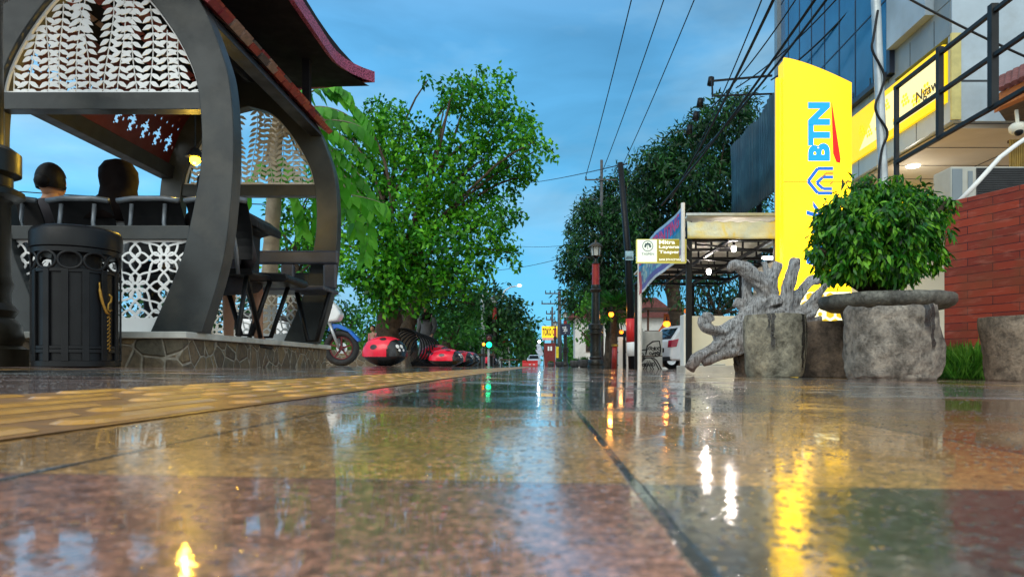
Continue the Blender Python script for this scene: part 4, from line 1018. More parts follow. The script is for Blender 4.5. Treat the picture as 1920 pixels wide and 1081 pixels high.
mb.tube([onb(-.22 + .18 * (u ** 2.2), bh * (.60 - .21 * u)) for u in np.linspace(0, 1, 12)] + [onb(.06, bh * .375)], [.004] * 3 + [.008] * 9 + [.006], 7)
mb.tube([onb(.04, bh * .52), onb(.12, bh * .505), onb(.10, bh * .47), onb(.02, bh * .45), onb(.0, bh * .41), onb(.06, bh * .40), onb(.12, bh * .41)], .006, 6)
for k in range(9): z = bh * (.35 - .028 * k); mb.tube([onb(-.01, z), onb(.03, z + .010), onb(.08, z - .002), onb(.04, z - .009)], .0032, 6)
mb.build('gold_emblem', M['gold'], bn, smooth=True)

# ---- ornate lamp posts
lpt = thing('lamp_post', 'ornate bronze lamp post standing nearest, beside the litter bin, only its edge visible', 'lamp post', (0, 0, 0), 'ornate lantern lamp posts')
def lathe_part(name, prof, m, n=28, parent=lpt): mb = MB(); mb.lathe((0, 0, 0), prof, n); return mb.build(name, m, parent, smooth=True, ang=35)
lathe_part('base', [(.235, 0), (.235, .10), (.20, .12), (.215, .16), (.20, .24), (.165, .28), (.185, .32), (.16, .36)], M['bronze'])
lathe_part('column', [(.155, .35), (.15, .42), (.165, .47), (.15, .52), (.148, .93), (.16, .95)], M['bronze'])
lathe_part('gold_ring', [(.175, .95), (.215, .97), (.215, 1.0), (.175, 1.02)], M['gold'])
lathe_part('collar', [(.16, 1.02), (.16, 1.08), (.20, 1.10), (.20, 1.22), (.16, 1.25)], M['bronze'])
lathe_part('middle_column', [(.118, 1.24), (.11, 2.1), (.14, 2.13), (.17, 2.17), (.13, 2.21)], M['bronze'])
lathe_part('gold_band', [(.115, 2.2), (.12, 2.22), (.12, 2.30), (.115, 2.31)], M['gold'])
lathe_part('upper_column', [(.105, 2.3), (.10, 2.86), (.12, 2.88)], M['red_pole'])
lathe_part('neck', [(.11, 2.88), (.05, 2.95), (.04, 3.04), (.09, 3.08), (.15, 3.10)], M['bronze'])
mb = MB()
for k in range(6):
    an = k * PI / 3; mb.bar((math.cos(an) * .12, math.sin(an) * .12, 3.1), (math.cos(an) * .16, math.sin(an) * .16, 3.35), .016)
lant = mb.build('lantern_cage', M['bronze'], lpt)
mb = MB(); mb.lathe((0, 0, 0), [(.105, 3.11), (.145, 3.34)], 6); mb.build('lantern_glass', mat('milky_glass', (.62, .64, .60), .3, 0, .1, 6), lant)
lathe_part('lantern_roof', [(.22, 3.34), (.20, 3.38), (.11, 3.45), (.05, 3.47), (.03, 3.53), (.004, 3.56)], M['bronze'], 12, lant)
mb = MB()
mb.tube([(0, 0, 2.98), (-.12, 0, 3.04), (-.3, 0, 3.09), (-.42, 0, 3.05), (-.45, 0, 2.98), (-.40, 0, 2.96)], .014, 7); mb.tube([(-.08, 0, 3.0), (-.18, 0, 3.09), (-.25, 0, 3.04), (-.2, 0, 3.0)], .01, 6)
mb.build('scroll_arm', M['bronze'], lpt, smooth=True)
lpt.location = (X(-40, 4.0), 4.0, gz(-3.1))
for o in lpt.children:
    if o.material_slots[0].material in (M['bronze'], M['gold']): mm_ = o.material_slots[0]; mm_.link = 'OBJECT'; mm_.material = M['bronze_dark']
LG = 'ornate lantern lamp posts'
clone(lpt, 'bronze and red lamp post with a lantern, tallest in the street, before the palm', (X(1117, 19.3), 19.3, -.045))
clone(lpt, 'lamp post carrying a dark navy banner farther down the street', (X(1060, 44), 44, -.045))
clone(lpt, 'small distant lamp post overlapping the yellow shop sign', (X(1041, 60), 60, -.045), scale=1.12)
clone(lpt, 'dark distant lamp post with its lantern against the far tree left of the street', (X(927.5, 34), 34, .02), scale=.98)

# ---- scooter
SYc = 11.0
sc0 = thing('scooter', 'white and blue scooter parked behind the end of the pavilion plinth', 'scooter', (X(640, SYc), SYc, gz(-3)))
fx, wr = 0.0, .28      # front wheel centre at local x = 0, scooter points to +x
mb = MB()
def torus(mb, c, R_, r, n=36, m=10, ax='y', fl=1.0):
    vs = []; fs = []
    for i in range(n):
        a = 2 * PI * i / n
        for j in range(m):
            b = 2 * PI * j / m; rr = R_ + r * math.cos(b); w = r * math.sin(b) * fl
            p = {'y': (math.cos(a) * rr, w, math.sin(a) * rr), 'x': (w, math.cos(a) * rr, math.sin(a) * rr), 'z': (math.cos(a) * rr, math.sin(a) * rr, w)}[ax]
            vs.append(Vector(c) + Vector(p))
    for i in range(n):
        for j in range(m): fs.append((i*m + j, ((i+1) % n)*m + j, ((i+1) % n)*m + (j+1) % m, i*m + (j+1) % m))
    mb.add(vs, fs)
def lbuild(mb, name, m, parent, **kw):      # shapes given in the thing's own coordinates
    o0 = world_origin(parent); mb.v = [(v[0] + o0.x, v[1] + o0.y, v[2] + o0.z) for v in mb.v]; return mb.build(name, m, parent, **kw)
for x in (0, -1.28):
    mb = MB(); torus(mb, (x, 0, wr), wr - .05, .052); w = lbuild(mb, 'wheel', M['tyre'], sc0, smooth=True)
    mb = MB(); torus(mb, (x, 0, wr), wr - .105, .012)
    for k in range(5):
        a = 2 * PI * k / 5 + .3; mb.bar((x, 0, wr), (x + math.cos(a) * (wr - .1), 0, wr + math.sin(a) * (wr - .1)), .022, .02)
    mb.tube([(x, -.06, wr), (x, .06, wr)], .035, 12); o0 = world_origin(sc0); mb.v = [(v[0]+o0.x, v[1]+o0.y, v[2]+o0.z) for v in mb.v]; mb.build('rim', M['wheel_red'] if 'wheel_red' in M else mat('wheel_rim', (.14, .012, .02), .4, .3), w)
    mb = MB(); mb.tube([(x, .022, wr), (x, .03, wr)], .085, 20); lb = MB(); lb.v = [(v[0]+o0.x, v[1]+o0.y, v[2]+o0.z) for v in mb.v]; lb.f = mb.f; lb.build('brake_disc', M['chrome'], w)
mb = MB()
for s in (-.075, .075): mb.tube([(-.02, s, wr), (-.17, s, .68)], [.022, .026], 10)
lbuild(mb, 'fork', mat('silver_fork', (.35, .37, .38), .35, .5), sc0, smooth=True)
M['sc_blue'] = mat('scooter_blue', (.01, .13, .55), .2, 0, .1, 4); M['sc_white'] = mat('scooter_white', (.78, .80, .82), .2, 0, .06, 4)
pts = [(math.cos(a) * (wr + .055), wr + math.sin(a) * (wr + .055)) for a in np.linspace(R(28), R(140), 10)]; pin = [(math.cos(a) * (wr + .02), wr + math.sin(a) * (wr + .02)) for a in np.linspace(R(140), R(24), 10)]
pts = pts[:4] + [(.0, wr + .40), (-.16, wr + .43)] + [(-.24, wr + .3)]
mb = MB(); mb.prism([(.30, wr + .12), (.16, wr + .27), (-.02, wr + .37), (-.16, wr + .38), (-.2, wr + .26), (-.05, wr + .31), (.12, wr + .25), (.27, wr + .09)], -.065, .065); lbuild(mb, 'mudguard', M['sc_blue'], sc0, bevel=.012)
mb = MB(); mb.prism([(.02, .80), (-.03, .70), (-.16, .68), (-.32, .72), (-.38, .62), (-.55, .30), (-.60, .34), (-.46, .78), (-.36, 1.02), (-.28, 1.10), (-.15, 1.02), (-.05, .92)], -.13, .13); lbuild(mb, 'front_shield', M['sc_white'], sc0, bevel=.035)
mb = MB(); mb.prism([(.015, .83), (-.02, .74), (-.08, .74), (-.12, .86), (-.09, .93), (-.04, .90)], -.09, .09); lbuild(mb, 'headlight', mat('headlight_glass', (.55, .62, .66), .1, .2), sc0, bevel=.02)
mb = MB(); mb.prism([(-.10, .90), (-.20, .84), (-.30, 1.0), (-.24, 1.07)], -.134, .134); lbuild(mb, 'trim', M['sc_blue'], sc0)
mb = MB(); mb.tube([(-.30, -.34, 1.06), (-.28, -.15, 1.08), (-.28, .15, 1.08), (-.30, .34, 1.06)], .017, 8); lbuild(mb, 'handlebar', M['black'], sc0, smooth=True)
mb = MB()
for s in (-1, 1): mb.tube([(-.28, s * .2, 1.08), (-.25, s * .28, 1.26)], .006, 6); mb.ball((-.25, s * .29, 1.30), (.015, .06, .04), 10, 8)
lbuild(mb, 'mirror', M['black'], sc0, smooth=True)
mb = MB(); mb.prism([(-.5, .28), (-1.5, .30), (-1.62, .62), (-1.55, .74), (-.85, .70), (-.78, .42), (-.52, .36)], -.12, .12); lbuild(mb, 'body', M['sc_white'], sc0, bevel=.03)
mb = MB(); mb.prism([(-.80, .70), (-.84, .78), (-1.2, .80), (-1.6, .84), (-1.62, .76), (-1.5, .73)], -.12, .12); lbuild(mb, 'seat', M['black_soft'], sc0, bevel=.02)
mb = MB(); mb.tube([(-.75, -.1, .26), (-1.0, -.13, .22), (-1.5, -.15, .28)], [.03, .05, .05], 10); lbuild(mb, 'exhaust', M['steel_dark'], sc0, smooth=True)

# ---- ladybird seats
lady = thing('ladybird_seat', 'largest red ladybird seat, with round eyes on its black face, beside the tree trunk', 'ladybird seat', (0, 0, 0), 'red ladybird seats')
def lady_build(root, seed=0):
    red, blk = MB(), MB(); nu, nv = 112, 70
    def pt(i, j):
        th = PI * i / nv; ph = 2 * PI * j / nu
        x, y, z = math.sin(th) * math.cos(ph), math.sin(th) * math.sin(ph), math.cos(th)
        sx = .40; hz = .34 if z > 0 else .20
        e = .86
        f_ = lambda v: math.copysign(abs(v) ** e, v)
        w = 1.0 if z > -.1 else 1 - .35 * ((-z - .1) / .9)
        return Vector((f_(x) * sx * w, f_(y) * .33 * w, .19 + f_(z) * hz))
    for i in range(nv):
        for j in range(nu):
            q = [pt(i, j), pt(i + 1, j), pt(i + 1, j + 1), pt(i, j + 1)]; c = sum(q, Vector()) / 4
            isred = c.z > .165 - .02 * c.x and c.x < .17 + .10 * (1 - abs(c.y) / .33)
            if isred:
                q = [Vector((v.x * 1.02, v.y * 1.02, .19 + (v.z - .19) * 1.02)) for v in q]; red.add(q, [(0, 1, 2, 3)])
            blk.add([pt(i, j), pt(i + 1, j), pt(i + 1, j + 1), pt(i, j + 1)], [(0, 1, 2, 3)])
    blk.v = [(v[0], v[1], max(v[2], .0)) for v in blk.v]
    lbuild(blk, 'body', M['bug_black'], root, smooth=True); sh = lbuild(red, 'shell', M['red'], root, smooth=True)
    def disc(mb, az, el, r, k=1.035):
        d = Vector((math.cos(el) * math.cos(az), math.cos(el) * math.sin(az), math.sin(el)))
        f_ = lambda v, e=.86: math.copysign(abs(v) ** e, v)
        u = d.orthogonal().normalized(); w = d.cross(u); ring_ = []
        for q in range(14):
            a = 2 * PI * q / 14; v = (d + (u * math.cos(a) + w * math.sin(a)) * r).normalized()
            ring_.append(Vector((f_(v.x) * .40 * k, f_(v.y) * .33 * k, .19 + f_(v.z) * .34 * k)))
        v = d; ring_.append(Vector((f_(v.x) * .40 * (k + .006), f_(v.y) * .33 * (k + .006), .19 + f_(v.z) * .34 * (k + .006))))
        mb.add(ring_, [(i, (i + 1) % 14, 14) for i in range(14)])
    sp_ = MB()
    for az, el, r in ((-1.72, .38, .14), (-2.55, .52, .13), (-1.35, .95, .13), (-2.95, .85, .13), (2.3, .5, .13), (1.6, .42, .14)): disc(sp_, az, el, r)
    lbuild(sp_, 'spots', M['bug_black'], sh, smooth=True)
    for az in (-.42, -.12):
        e_ = MB(); disc(e_, az - .12, .42, .11, 1.02); disc(e_, az - .04, .22, .075, 1.02); lbuild(e_, 'eye', mat('eye_white', (.75, .76, .74), .3, 0, .05) if 'eye' not in M else M['eye'], root)
M['eye'] = mat('eye_white', (.75, .76, .74), .3, 0, .05)
lady_build(lady)
LY = 12.8
lady.location = (X(722, LY), LY, gz(-3)); lady.rotation_euler = (0, 0, R(-14))
clone(lady, 'red ladybird seat mostly hidden behind the glossy front one, its shell darker', (X(817, 15.2), 15.2, gz(-3)), R(-10), .86)
clone(lady, 'red ladybird seat with light shining on its shell, first of the low row', (X(837, 14.2), 14.2, gz(-2.2)), R(0), (.86, .86, .66))
clone(lady, 'red ladybird seat second in the low row, half covered by the shiny one', (X(863, 16.0), 16.0, gz(-2)), R(0), (.8, .8, .66))
clone(lady, 'red ladybird seat at the far end of the low row, next to the dark table', (X(876, 17.6), 17.6, gz(-2)), R(0), (.8, .8, .68))
clone(lady, 'tiny pinkish ladybird seat under the dark table', (X(919, 27), 27, gz(-2)), R(0), (.7, .7, .7))

# ---- hooped steel play tunnel
HY = 14.6
tn = thing('hoop_tunnel', 'low tunnel of leaning dark steel hoops in front of the tree', 'tunnel', (X(775, HY), HY, gz(-2.6)))
for k in range(8):
    mb = MB(); torus(mb, (.075 * k - .20, .06 * k, .40 - .012 * k), .37 - .008 * k, .016, 32, 8); 
    Mx = Matrix.Rotation(R(18), 4, 'Z'); mb.v = [tuple(Mx @ Vector(v)) for v in mb.v]
    lbuild(mb, 'hoop', M['black'], tn, smooth=True)
mb = MB(); mb.tube([(-.42, -.1, .0), (-.10, -.06, .18), (.06, -.06, .42)], .03, 8); mb.tube([(-.5, .0, .02), (.5, .3, .02)], .03, 8); lbuild(mb, 'ground_rail', M['black'], tn, smooth=True)

# ---- low stone kerb bed with clipped green behind the seats
kb = thing('stone_kerb_bed', 'low grey stone bed with mortar seams, behind the large ladybird seat', 'planting bed', (-5, 14, 0))
mb = MB(); mb.box((-6.2, 14.6, .12), (7.0, 1.2, .5)); mb.build('stone_edge', M['crazy_grey'] if 'crazy_grey' in M else M['crazy'], kb, bevel=.02)
g = leaf_mesh('hedge_clump', np.stack([RNG.uniform(-9.4, -2.9, 5200), RNG.uniform(14.1, 15.1, 5200), RNG.uniform(.36, .50, 5200)], 1), rdir(5200) + np.array([[0, 0, .6]]), rdir(5200), RNG.uniform(.05, .1, 5200), RNG.uniform(.02, .04, 5200), leafmat('hedge_leaves', (.03, .12, .01), (.08, .24, .02), (.18, .38, .05), .3, .5, 3), kb)
g.name = 'ground_cover'

# ================================================================== TREES
M['leaf_big'] = leafmat('bright_leaves', (.004, .05, .003), (.038, .25, .008), (.23, .64, .025), .35, .45, .8)
M['leaf_mid'] = leafmat('mid_leaves', (.006, .045, .006), (.022, .14, .012), (.08, .30, .03), .35, .5, .6)
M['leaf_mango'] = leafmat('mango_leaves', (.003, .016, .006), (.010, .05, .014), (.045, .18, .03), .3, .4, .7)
M['leaf_lime'] = leafmat('lime_leaves', (.02, .10, .008), (.05, .21, .015), (.13, .38, .03), .35, .45, .9)
M['leaf_dark'] = leafmat('dark_leaves', (.004, .022, .005), (.012, .065, .012), (.045, .16, .025), .3, .5, .5)  # deep green foliage of the darker trees
M['leaf_frond'] = leafmat('pinnate_leaves', (.03, .20, .008), (.09, .42, .02), (.24, .70, .06), .5, .4, 3)
def tree(name, label, base, Y, blobs, dens, L, W, m, trunk, tr, bark='bark', group=None, twig=6, jit=.8, limb_n=10, droop=.5, shell=.5, dk=3.6, up=.5, trunk_flare=1.35, cat='tree'):
    """blobs in photo pixels (px, py, r[, depth]) at depth Y; trunk: list of pixel points from the ground up"""
    bp = P(base[0], base[1], Y); bp.z = gz(bp.x) - .03
    th = thing(name, label, cat, bp, group)
    bl = []
    for b in blobs:
        dy = b[3] if len(b) > 3 else random.uniform(-jit, jit); bl.append((P(b[0], b[1], Y + dy), px2m(b[2], Y)))
    crown('crown', bl, dens * dk, L, W, m, th, droop=droop, twig=twig, shell=shell, up=up)
    mb = MB(); pts = [bp] + [P(p[0], p[1], Y) for p in trunk]; k = len(pts)
    c = catmull([(*p, tr * (trunk_flare if i == 0 else 1 - .35 * i / k)) for i, p in enumerate(pts)], 6)
    mb.tube([q[:3] for q in c], [q[3] for q in c], 14, wob=.35)
    mb.build('trunk', M[bark], th, smooth=True)
    mb = MB(); limbs(mb, pts[-1], tr * .13, [b[0] for b in bl[::max(1, len(bl) // limb_n)]]); limbs(mb, pts[-2], tr * .11, [b[0] for b in bl[1::max(1, len(bl) // 4)]]); mb.build('limb', M[bark], th, smooth=True)
    return th
big = [(690,225,30),(650,240,28),(720,215,38),(745,240,46),(700,275,55),(770,275,52),(815,255,36),(660,300,46),(740,325,66),(815,330,66),(680,365,62),(600,345,40),(755,400,74),(835,400,66),(700,440,66),(640,420,40),(620,455,34),(880,300,56),(905,245,46),(880,195,44),(850,165,30),(915,170,36),(940,205,42),(955,150,16),(840,190,20),(820,190,10),(965,245,40),(985,225,20),(1000,265,28),(1025,270,14),(930,285,52),(985,300,34),(990,330,20),(935,345,52),(890,375,56),(940,400,34),(890,430,54),(935,445,36),(960,475,20),(970,490,12),(820,470,66),(760,480,66),(700,505,52),(650,500,34),(735,545,44),(790,530,52),(690,550,30),(850,515,50),(900,495,36),(705,565,20,-.8),(725,560,30,-.9),(765,565,26,-.8),(690,520,36,-.9),(740,520,40,-1.0),(830,205,8),(1035,295,9),(800,150,7),(870,140,12),(900,135,14)]
tree('broadleaf_tree', 'big bright green spreading tree with a thick fluted trunk beside the ladybird seats', (728, 688), 14.6, big, 74, .125, .075, M['leaf_big'], [(727, 640), (730, 600), (736, 560), (742, 500)], .28, twig=6, jit=1.1, limb_n=22, trunk_flare=1.55, shell=.35)
tree('broadleaf_tree', 'dark leaning tree forking behind the woman in grey', (765, 688), 17.5, [(800,520,46),(840,540,46),(880,530,44),(850,580,40),(810,570,30),(890,570,34),(780,500,40)], 50, .13, .075, M['leaf_mid'], [(765, 640), (766, 600), (785, 560), (815, 525)], .24, jit=.6)
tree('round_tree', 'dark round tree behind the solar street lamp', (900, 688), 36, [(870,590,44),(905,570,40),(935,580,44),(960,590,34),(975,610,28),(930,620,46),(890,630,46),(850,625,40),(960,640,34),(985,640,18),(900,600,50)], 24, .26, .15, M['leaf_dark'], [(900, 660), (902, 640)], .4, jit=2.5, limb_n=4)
tree('round_tree', 'dense green tree between the ladybird seats and the solar lamp', (840, 688), 24, [(800,610,34),(830,600,40),(860,610,40),(845,645,36),(880,640,30),(810,650,26),(870,590,30)], 34, .2, .11, M['leaf_mid'], [(840, 660), (842, 640)], .3, jit=1.2, limb_n=4)
tree('street_tree', 'pale hazy tree at the end of the street', (1000, 688), 95, [(985,625,18),(1000,640,16),(990,655,18),(978,645,16),(1010,650,9)], 9, .5, .3, M['leaf_mid'], [(995, 670), (992, 660)], .4, jit=3, limb_n=3)
tree('street_tree', 'green tree seen over the scooter through the pavilion end', (655, 688), 30, [(640,610,32),(665,590,26),(615,600,34),(690,610,26),(650,640,30),(690,645,24),(600,630,30),(620,570,20)], 30, .22, .13, M['leaf_mid'], [(655, 660), (652, 640)], .3, jit=1.5, limb_n=4)
tree('street_tree', 'bushy tree seen through the far arch of the pavilion beside the pale trunk', (545, 690), 17, [(540,395,36),(580,390,40),(560,430,44),(600,430,36),(530,440,26),(575,470,40),(610,480,36),(590,350,34),(540,360,30),(600,520,40),(540,500,40),(560,560,40)], 40, .15, .085, M['leaf_big'], [(548, 640), (552, 580), (556, 520)], .2, jit=.8)
tree('street_tree', 'dark tree behind the pavilion flower panels', (250, 690), 26, [(200,560,70),(280,580,70),(350,590,60),(420,580,60),(470,590,60),(120,570,70),(40,560,70),(300,620,60),(450,630,50),(80,630,60),(180,630,60)], 14, .22, .13, M['leaf_dark'], [(250, 650), (255, 620)], .3, jit=1.5, limb_n=6)
# mango trees on the right
mang = [(1390,190,26),(1365,215,40),(1400,230,36),(1330,235,36),(1300,265,44),(1350,275,58),(1400,290,44),(1260,290,44),(1225,305,38),(1245,335,48),(1300,340,62),(1360,350,62),(1410,360,40),(1215,345,40),(1200,380,36),(1245,395,56),(1310,410,62),(1370,420,56),(1420,420,40),(1205,430,46),(1260,450,60),(1330,470,56),(1400,470,48),(1235,500,46),(1190,470,36),(1415,180,9),(1290,245,14),(1320,205,9)]
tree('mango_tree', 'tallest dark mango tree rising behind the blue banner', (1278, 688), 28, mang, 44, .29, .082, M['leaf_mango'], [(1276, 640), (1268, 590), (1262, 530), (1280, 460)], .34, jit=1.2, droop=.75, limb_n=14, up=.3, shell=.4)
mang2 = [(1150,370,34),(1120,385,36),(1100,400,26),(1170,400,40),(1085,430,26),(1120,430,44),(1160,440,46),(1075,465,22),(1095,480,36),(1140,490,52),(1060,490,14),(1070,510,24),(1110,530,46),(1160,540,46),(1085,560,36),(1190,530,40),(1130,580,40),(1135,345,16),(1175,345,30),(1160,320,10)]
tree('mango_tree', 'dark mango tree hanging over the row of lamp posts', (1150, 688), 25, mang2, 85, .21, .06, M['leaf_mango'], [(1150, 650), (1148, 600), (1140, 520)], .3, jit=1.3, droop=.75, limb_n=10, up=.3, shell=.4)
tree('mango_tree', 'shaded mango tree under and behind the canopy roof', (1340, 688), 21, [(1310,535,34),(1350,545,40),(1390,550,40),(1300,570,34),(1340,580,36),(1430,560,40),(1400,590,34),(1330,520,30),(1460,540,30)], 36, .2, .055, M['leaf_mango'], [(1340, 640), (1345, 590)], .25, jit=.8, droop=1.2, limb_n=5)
tree('lime_shrub', 'bright lime green shrub behind the second lamp post', (1090, 690), 50, [(1075,560,20),(1085,580,24),(1095,600,26),(1105,620,24),(1080,610,22),(1070,590,14),(1110,590,18),(1085,640,24),(1105,645,20)], 30, .2, .12, M['leaf_lime'], [(1090, 665), (1090, 650)], .12, jit=.8, limb_n=4, cat='shrub')
tree('lime_shrub', 'bright green shrub between the bronze lamp post and the palm', (1120, 690), 22.5, [(1095,575,16),(1110,560,18),(1100,600,20),(1125,590,16),(1090,620,14),(1110,630,18)], 40, .14, .08, M['leaf_lime'], [(1118, 665), (1112, 650)], .08, jit=.4, limb_n=4, cat='shrub')
# ---- pinnate tree right behind the pavilion
TYp = 8.3
pt_ = thing('pinnate_tree', 'near tree with long drooping feathery leaves behind the pavilion arch', 'tree', P(503, 690, TYp))
mb = MB(); c = catmull([(*P(500, 690, TYp), .105), (*P(504, 560, TYp), .095), (*P(508, 460, TYp), .088), (*P(514, 370, TYp), .082), (*P(518, 260, TYp), .07), (*P(530, 160, TYp), .05)], 5)
mb.tube([q[:3] for q in c], [q[3] for q in c], 12, wob=.15); mb.build('trunk', M['bark_pale'], pt_, smooth=True)
fr = [[(545,200),(600,165),(640,178),(670,205),(690,232)], [(545,210),(600,200),(650,215),(690,255)], [(540,240),(600,235),(650,262),(690,300)], [(550,260),(610,270),(650,300),(690,350),(712,385)], [(560,290),(615,305),(660,345),(695,395)], [(590,290),(640,315),(678,360),(690,430),(684,480)], [(570,300),(630,330),(660,380),(668,430)], [(600,250),(625,290),(640,345),(650,400)], [(545,180),(590,155),(625,158),(650,172)], [(500,300),(540,345),(560,390),(568,430)], [(500,290),(470,340),(455,380)], [(515,280),(560,330),(590,360),(600,410)], [(560,230),(620,225),(670,235),(700,262)], [(590,330),(640,360),(690,372),(715,380)]]
Cs, Ds, Ns, Ls = [], [], [], []; mb = MB()
for f in fr:
    dy = random.uniform(-.5, .35); c = catmull([P(a, b, TYp + dy) for a, b in f], 7); mb.tube([tuple(q) for q in c], [.009 * (1 - i / len(c)) + .003 for i in range(len(c))], 5)
    for i in range(2, len(c), 2):
        t_ = Vector(c[i] - c[i - 1]).normalized(); sd = t_.cross(Vector((0, 0, 1))); sd = sd.normalized() if sd.length > .2 else Vector((1, 0, 0))
        for s in (-1, 1):
            Cs.append(c[i]); d = sd * s * .8 + t_ * .6 + Vector((0, 0, -.75 - random.random() * .5)); Ds.append(tuple(d)); Ns.append((random.uniform(-.3, .3), -.8 + random.uniform(-.3, .3), .7)); Ls.append(random.uniform(.17, .27))
    mb.tube([P(518, 260, TYp), P((518 + f[0][0]) / 2, min(f[0][1], 240), TYp + dy / 2), tuple(c[0])], [.03, .02, .01], 6)
mb.build('branch', M['bark_pale'], pt_, smooth=True)
n = len(Cs); leaf_mesh('leaflets', np.array([tuple(q) for q in Cs]), np.array(Ds), np.array(Ns), np.array(Ls), np.array(Ls) * .5, M['leaf_frond'], pt_, True)
# ---- palm near the lamp post
PYm = 21
pm = thing('fan_palm', 'dark spiky palm standing beside the black utility pole', 'palm', P(1150, 690, PYm))
mb = MB(); mb.tube([P(1150, 690, PYm), P(1149, 640, PYm), P(1152, 590, PYm)], [.12, .11, .1], 10, wob=.2); mb.build('trunk', M['bark'], pm, smooth=True)
Cs, Ds, Ns, Ls = [], [], [], []; mb = MB()
for k in range(26):
    an = random.uniform(0, 2 * PI); el = random.uniform(-.4, 1.2); o = P(1152, 588, PYm); d = Vector((math.cos(an) * math.cos(el), math.sin(an) * math.cos(el), math.sin(el))); e = o + d * random.uniform(.3, .55); mb.tube([o, e], .012, 5)
    u = d.cross(Vector((0, 0, 1))).normalized(); w = u.cross(d)
    for q in range(11):
        a = -1.2 + 2.4 * q / 10; Cs.append(tuple(e)); Ds.append(tuple(d * math.cos(a) + u * math.sin(a) + Vector((0, 0, -.25)))); Ns.append(tuple(w)); Ls.append(random.uniform(.38, .55))
mb.build('frond_stalk', M['bark'], pm); n = len(Cs)
leaf_mesh('crown', np.array(Cs), np.array(Ds), np.array(Ns), np.array(Ls), np.full(n, .05), M['leaf_mid'], pm, True)

# ================================================================== RIGHT MIDDLE DISTANCE
# ---- low white wall, step
ww = thing('white_wall', 'low white plastered wall behind the driftwood', 'wall', (X(1376, 11.5), 11.5, -.05))
mb = MB(); mb.box(((X(1297, 11.5) + X(1480, 11.5)) / 2, 11.6, Z(592, 11.5) / 2 - .02), (X(1480, 11.5) - X(1297, 11.5), .2, Z(592, 11.5) + .04)); mb.build('wall_panel', M['cream'], ww, bevel=.008)
mb = MB(); mb.box((X(1289, 11.45), 11.58, Z(590, 11.5) / 2 - .02), (px2m(15, 11.5), .3, Z(590, 11.5) + .05)); mb.build('end_pillar', M['white_wall'], ww, bevel=.008)
mb = MB(); mb.box((X(1330, 10.8), 11.05, .0), (px2m(95, 10.8), .7, .12)); mb.box((X(1340, 10.9), 11.1, .075), (px2m(45, 10.8), .3, .03)); mb.build('step', M['concrete'], ww, bevel=.01)
# ---- canopy
KY = 11.0
cn = thing('steel_canopy', 'flat steel lattice canopy with a crumpled yellow and white fascia cloth', 'canopy', (X(1375, KY), KY, -.05))
cx0, cx1 = X(1288, KY), X(1462, KY); zf0, zf1 = Z(448, KY), Z(414, KY)
for px in (1293, 1458):
    mb = MB(); mb.bar((X(px, KY), KY + .06, -.05), (X(px, KY), KY + .06, zf1), .085); mb.build('post', M['black'], cn, bevel=.004)
for px, yy in ((1293, 17.2), (1458, 17.2)):
    mb = MB(); x_ = X(px, KY); mb.bar((x_, yy, -.05), (x_, yy, zf0), .08); mb.build('post', M['black'], cn)
t = NT('crumpled_cloth'); n = t.noise(2.2, 4, dist=.6); t.base(t.ramp(n, [(.35, (.58, .66, .62)), (.48, (.70, .70, .50)), (.58, (.78, .66, .20)), (.75, (.80, .64, .05))])); t.b.inputs['Roughness'].default_value = .5; t.bump(t.noise(5, 4), .8, .05); M['cloth'] = t.m
nx = 40; vs = []; fs = []
for i in range(nx + 1):
    for j in range(9):
        x = cx0 + (cx1 - cx0) * i / nx; z = zf0 + (zf1 - zf0) * j / 8 - (.03 * abs(math.sin(i * .5)) if j == 8 else 0); y = KY - .03 + .03 * mnoise.noise(Vector((x * 3, 0, z * 5))); vs.append((x, y, z))
for i in range(nx):
    for j in range(8): fs.append((i*9+j, (i+1)*9+j, (i+1)*9+j+1, i*9+j+1))
mb = MB(); mb.add(vs, fs); o = mb.build('fascia_cloth', M['cloth'], cn, smooth=True); sm = o.modifiers.new('thickness', 'SOLIDIFY'); sm.thickness = .006
M['roof_sheet'] = mat('pale_roof_sheet', (.78, .78, .68), .5, 0, .15, 2)
mb = MB(); mb.add([(cx0, KY - .05, zf1 + .06), (cx1 + .7, KY - .05, zf1 + .06), (cx1 + .7, 17.3, zf0 + .25), (cx0, 17.3, zf0 + .25)], [(0, 1, 2, 3)]); o = mb.build('roof_sheet', M['roof_sheet'], cn); sm = o.modifiers.new('thickness', 'SOLIDIFY'); sm.thickness = .03
mb = MB()
for k in range(7):
    y = KY + .15 + k * 1.0
    for dz in (0, .16): mb.bar((cx0, y, zf0 + .02 + dz), (cx1 + .6, y, zf0 + .02 + dz), .045)
    for q in range(9):
        x = cx0 + .12 + q * .27; mb.bar((x, y, zf0 + .02), (x, y, zf0 + .18), .03)
for q in range(4): x = cx0 + (cx1 + .6 - cx0) * q / 3; mb.bar((x, KY, zf0 + .0), (x, 17.2, zf0 + .0), .05)
for q in range(5): mb.bar((cx0 + .2, KY + .3 + q * 1.3, zf0 - .03), (cx1 + .5, KY + 1.2 + q * 1.3, zf0 - .03), .03)
mb.build('lattice', M['black'], cn)
mb = MB(); mb.bar((cx0 - .03, KY - .08, zf1 + .085), (cx1 + .02, KY - .08, zf1 + .085), .04); mb.build('edge_trim', M['galv'], cn)
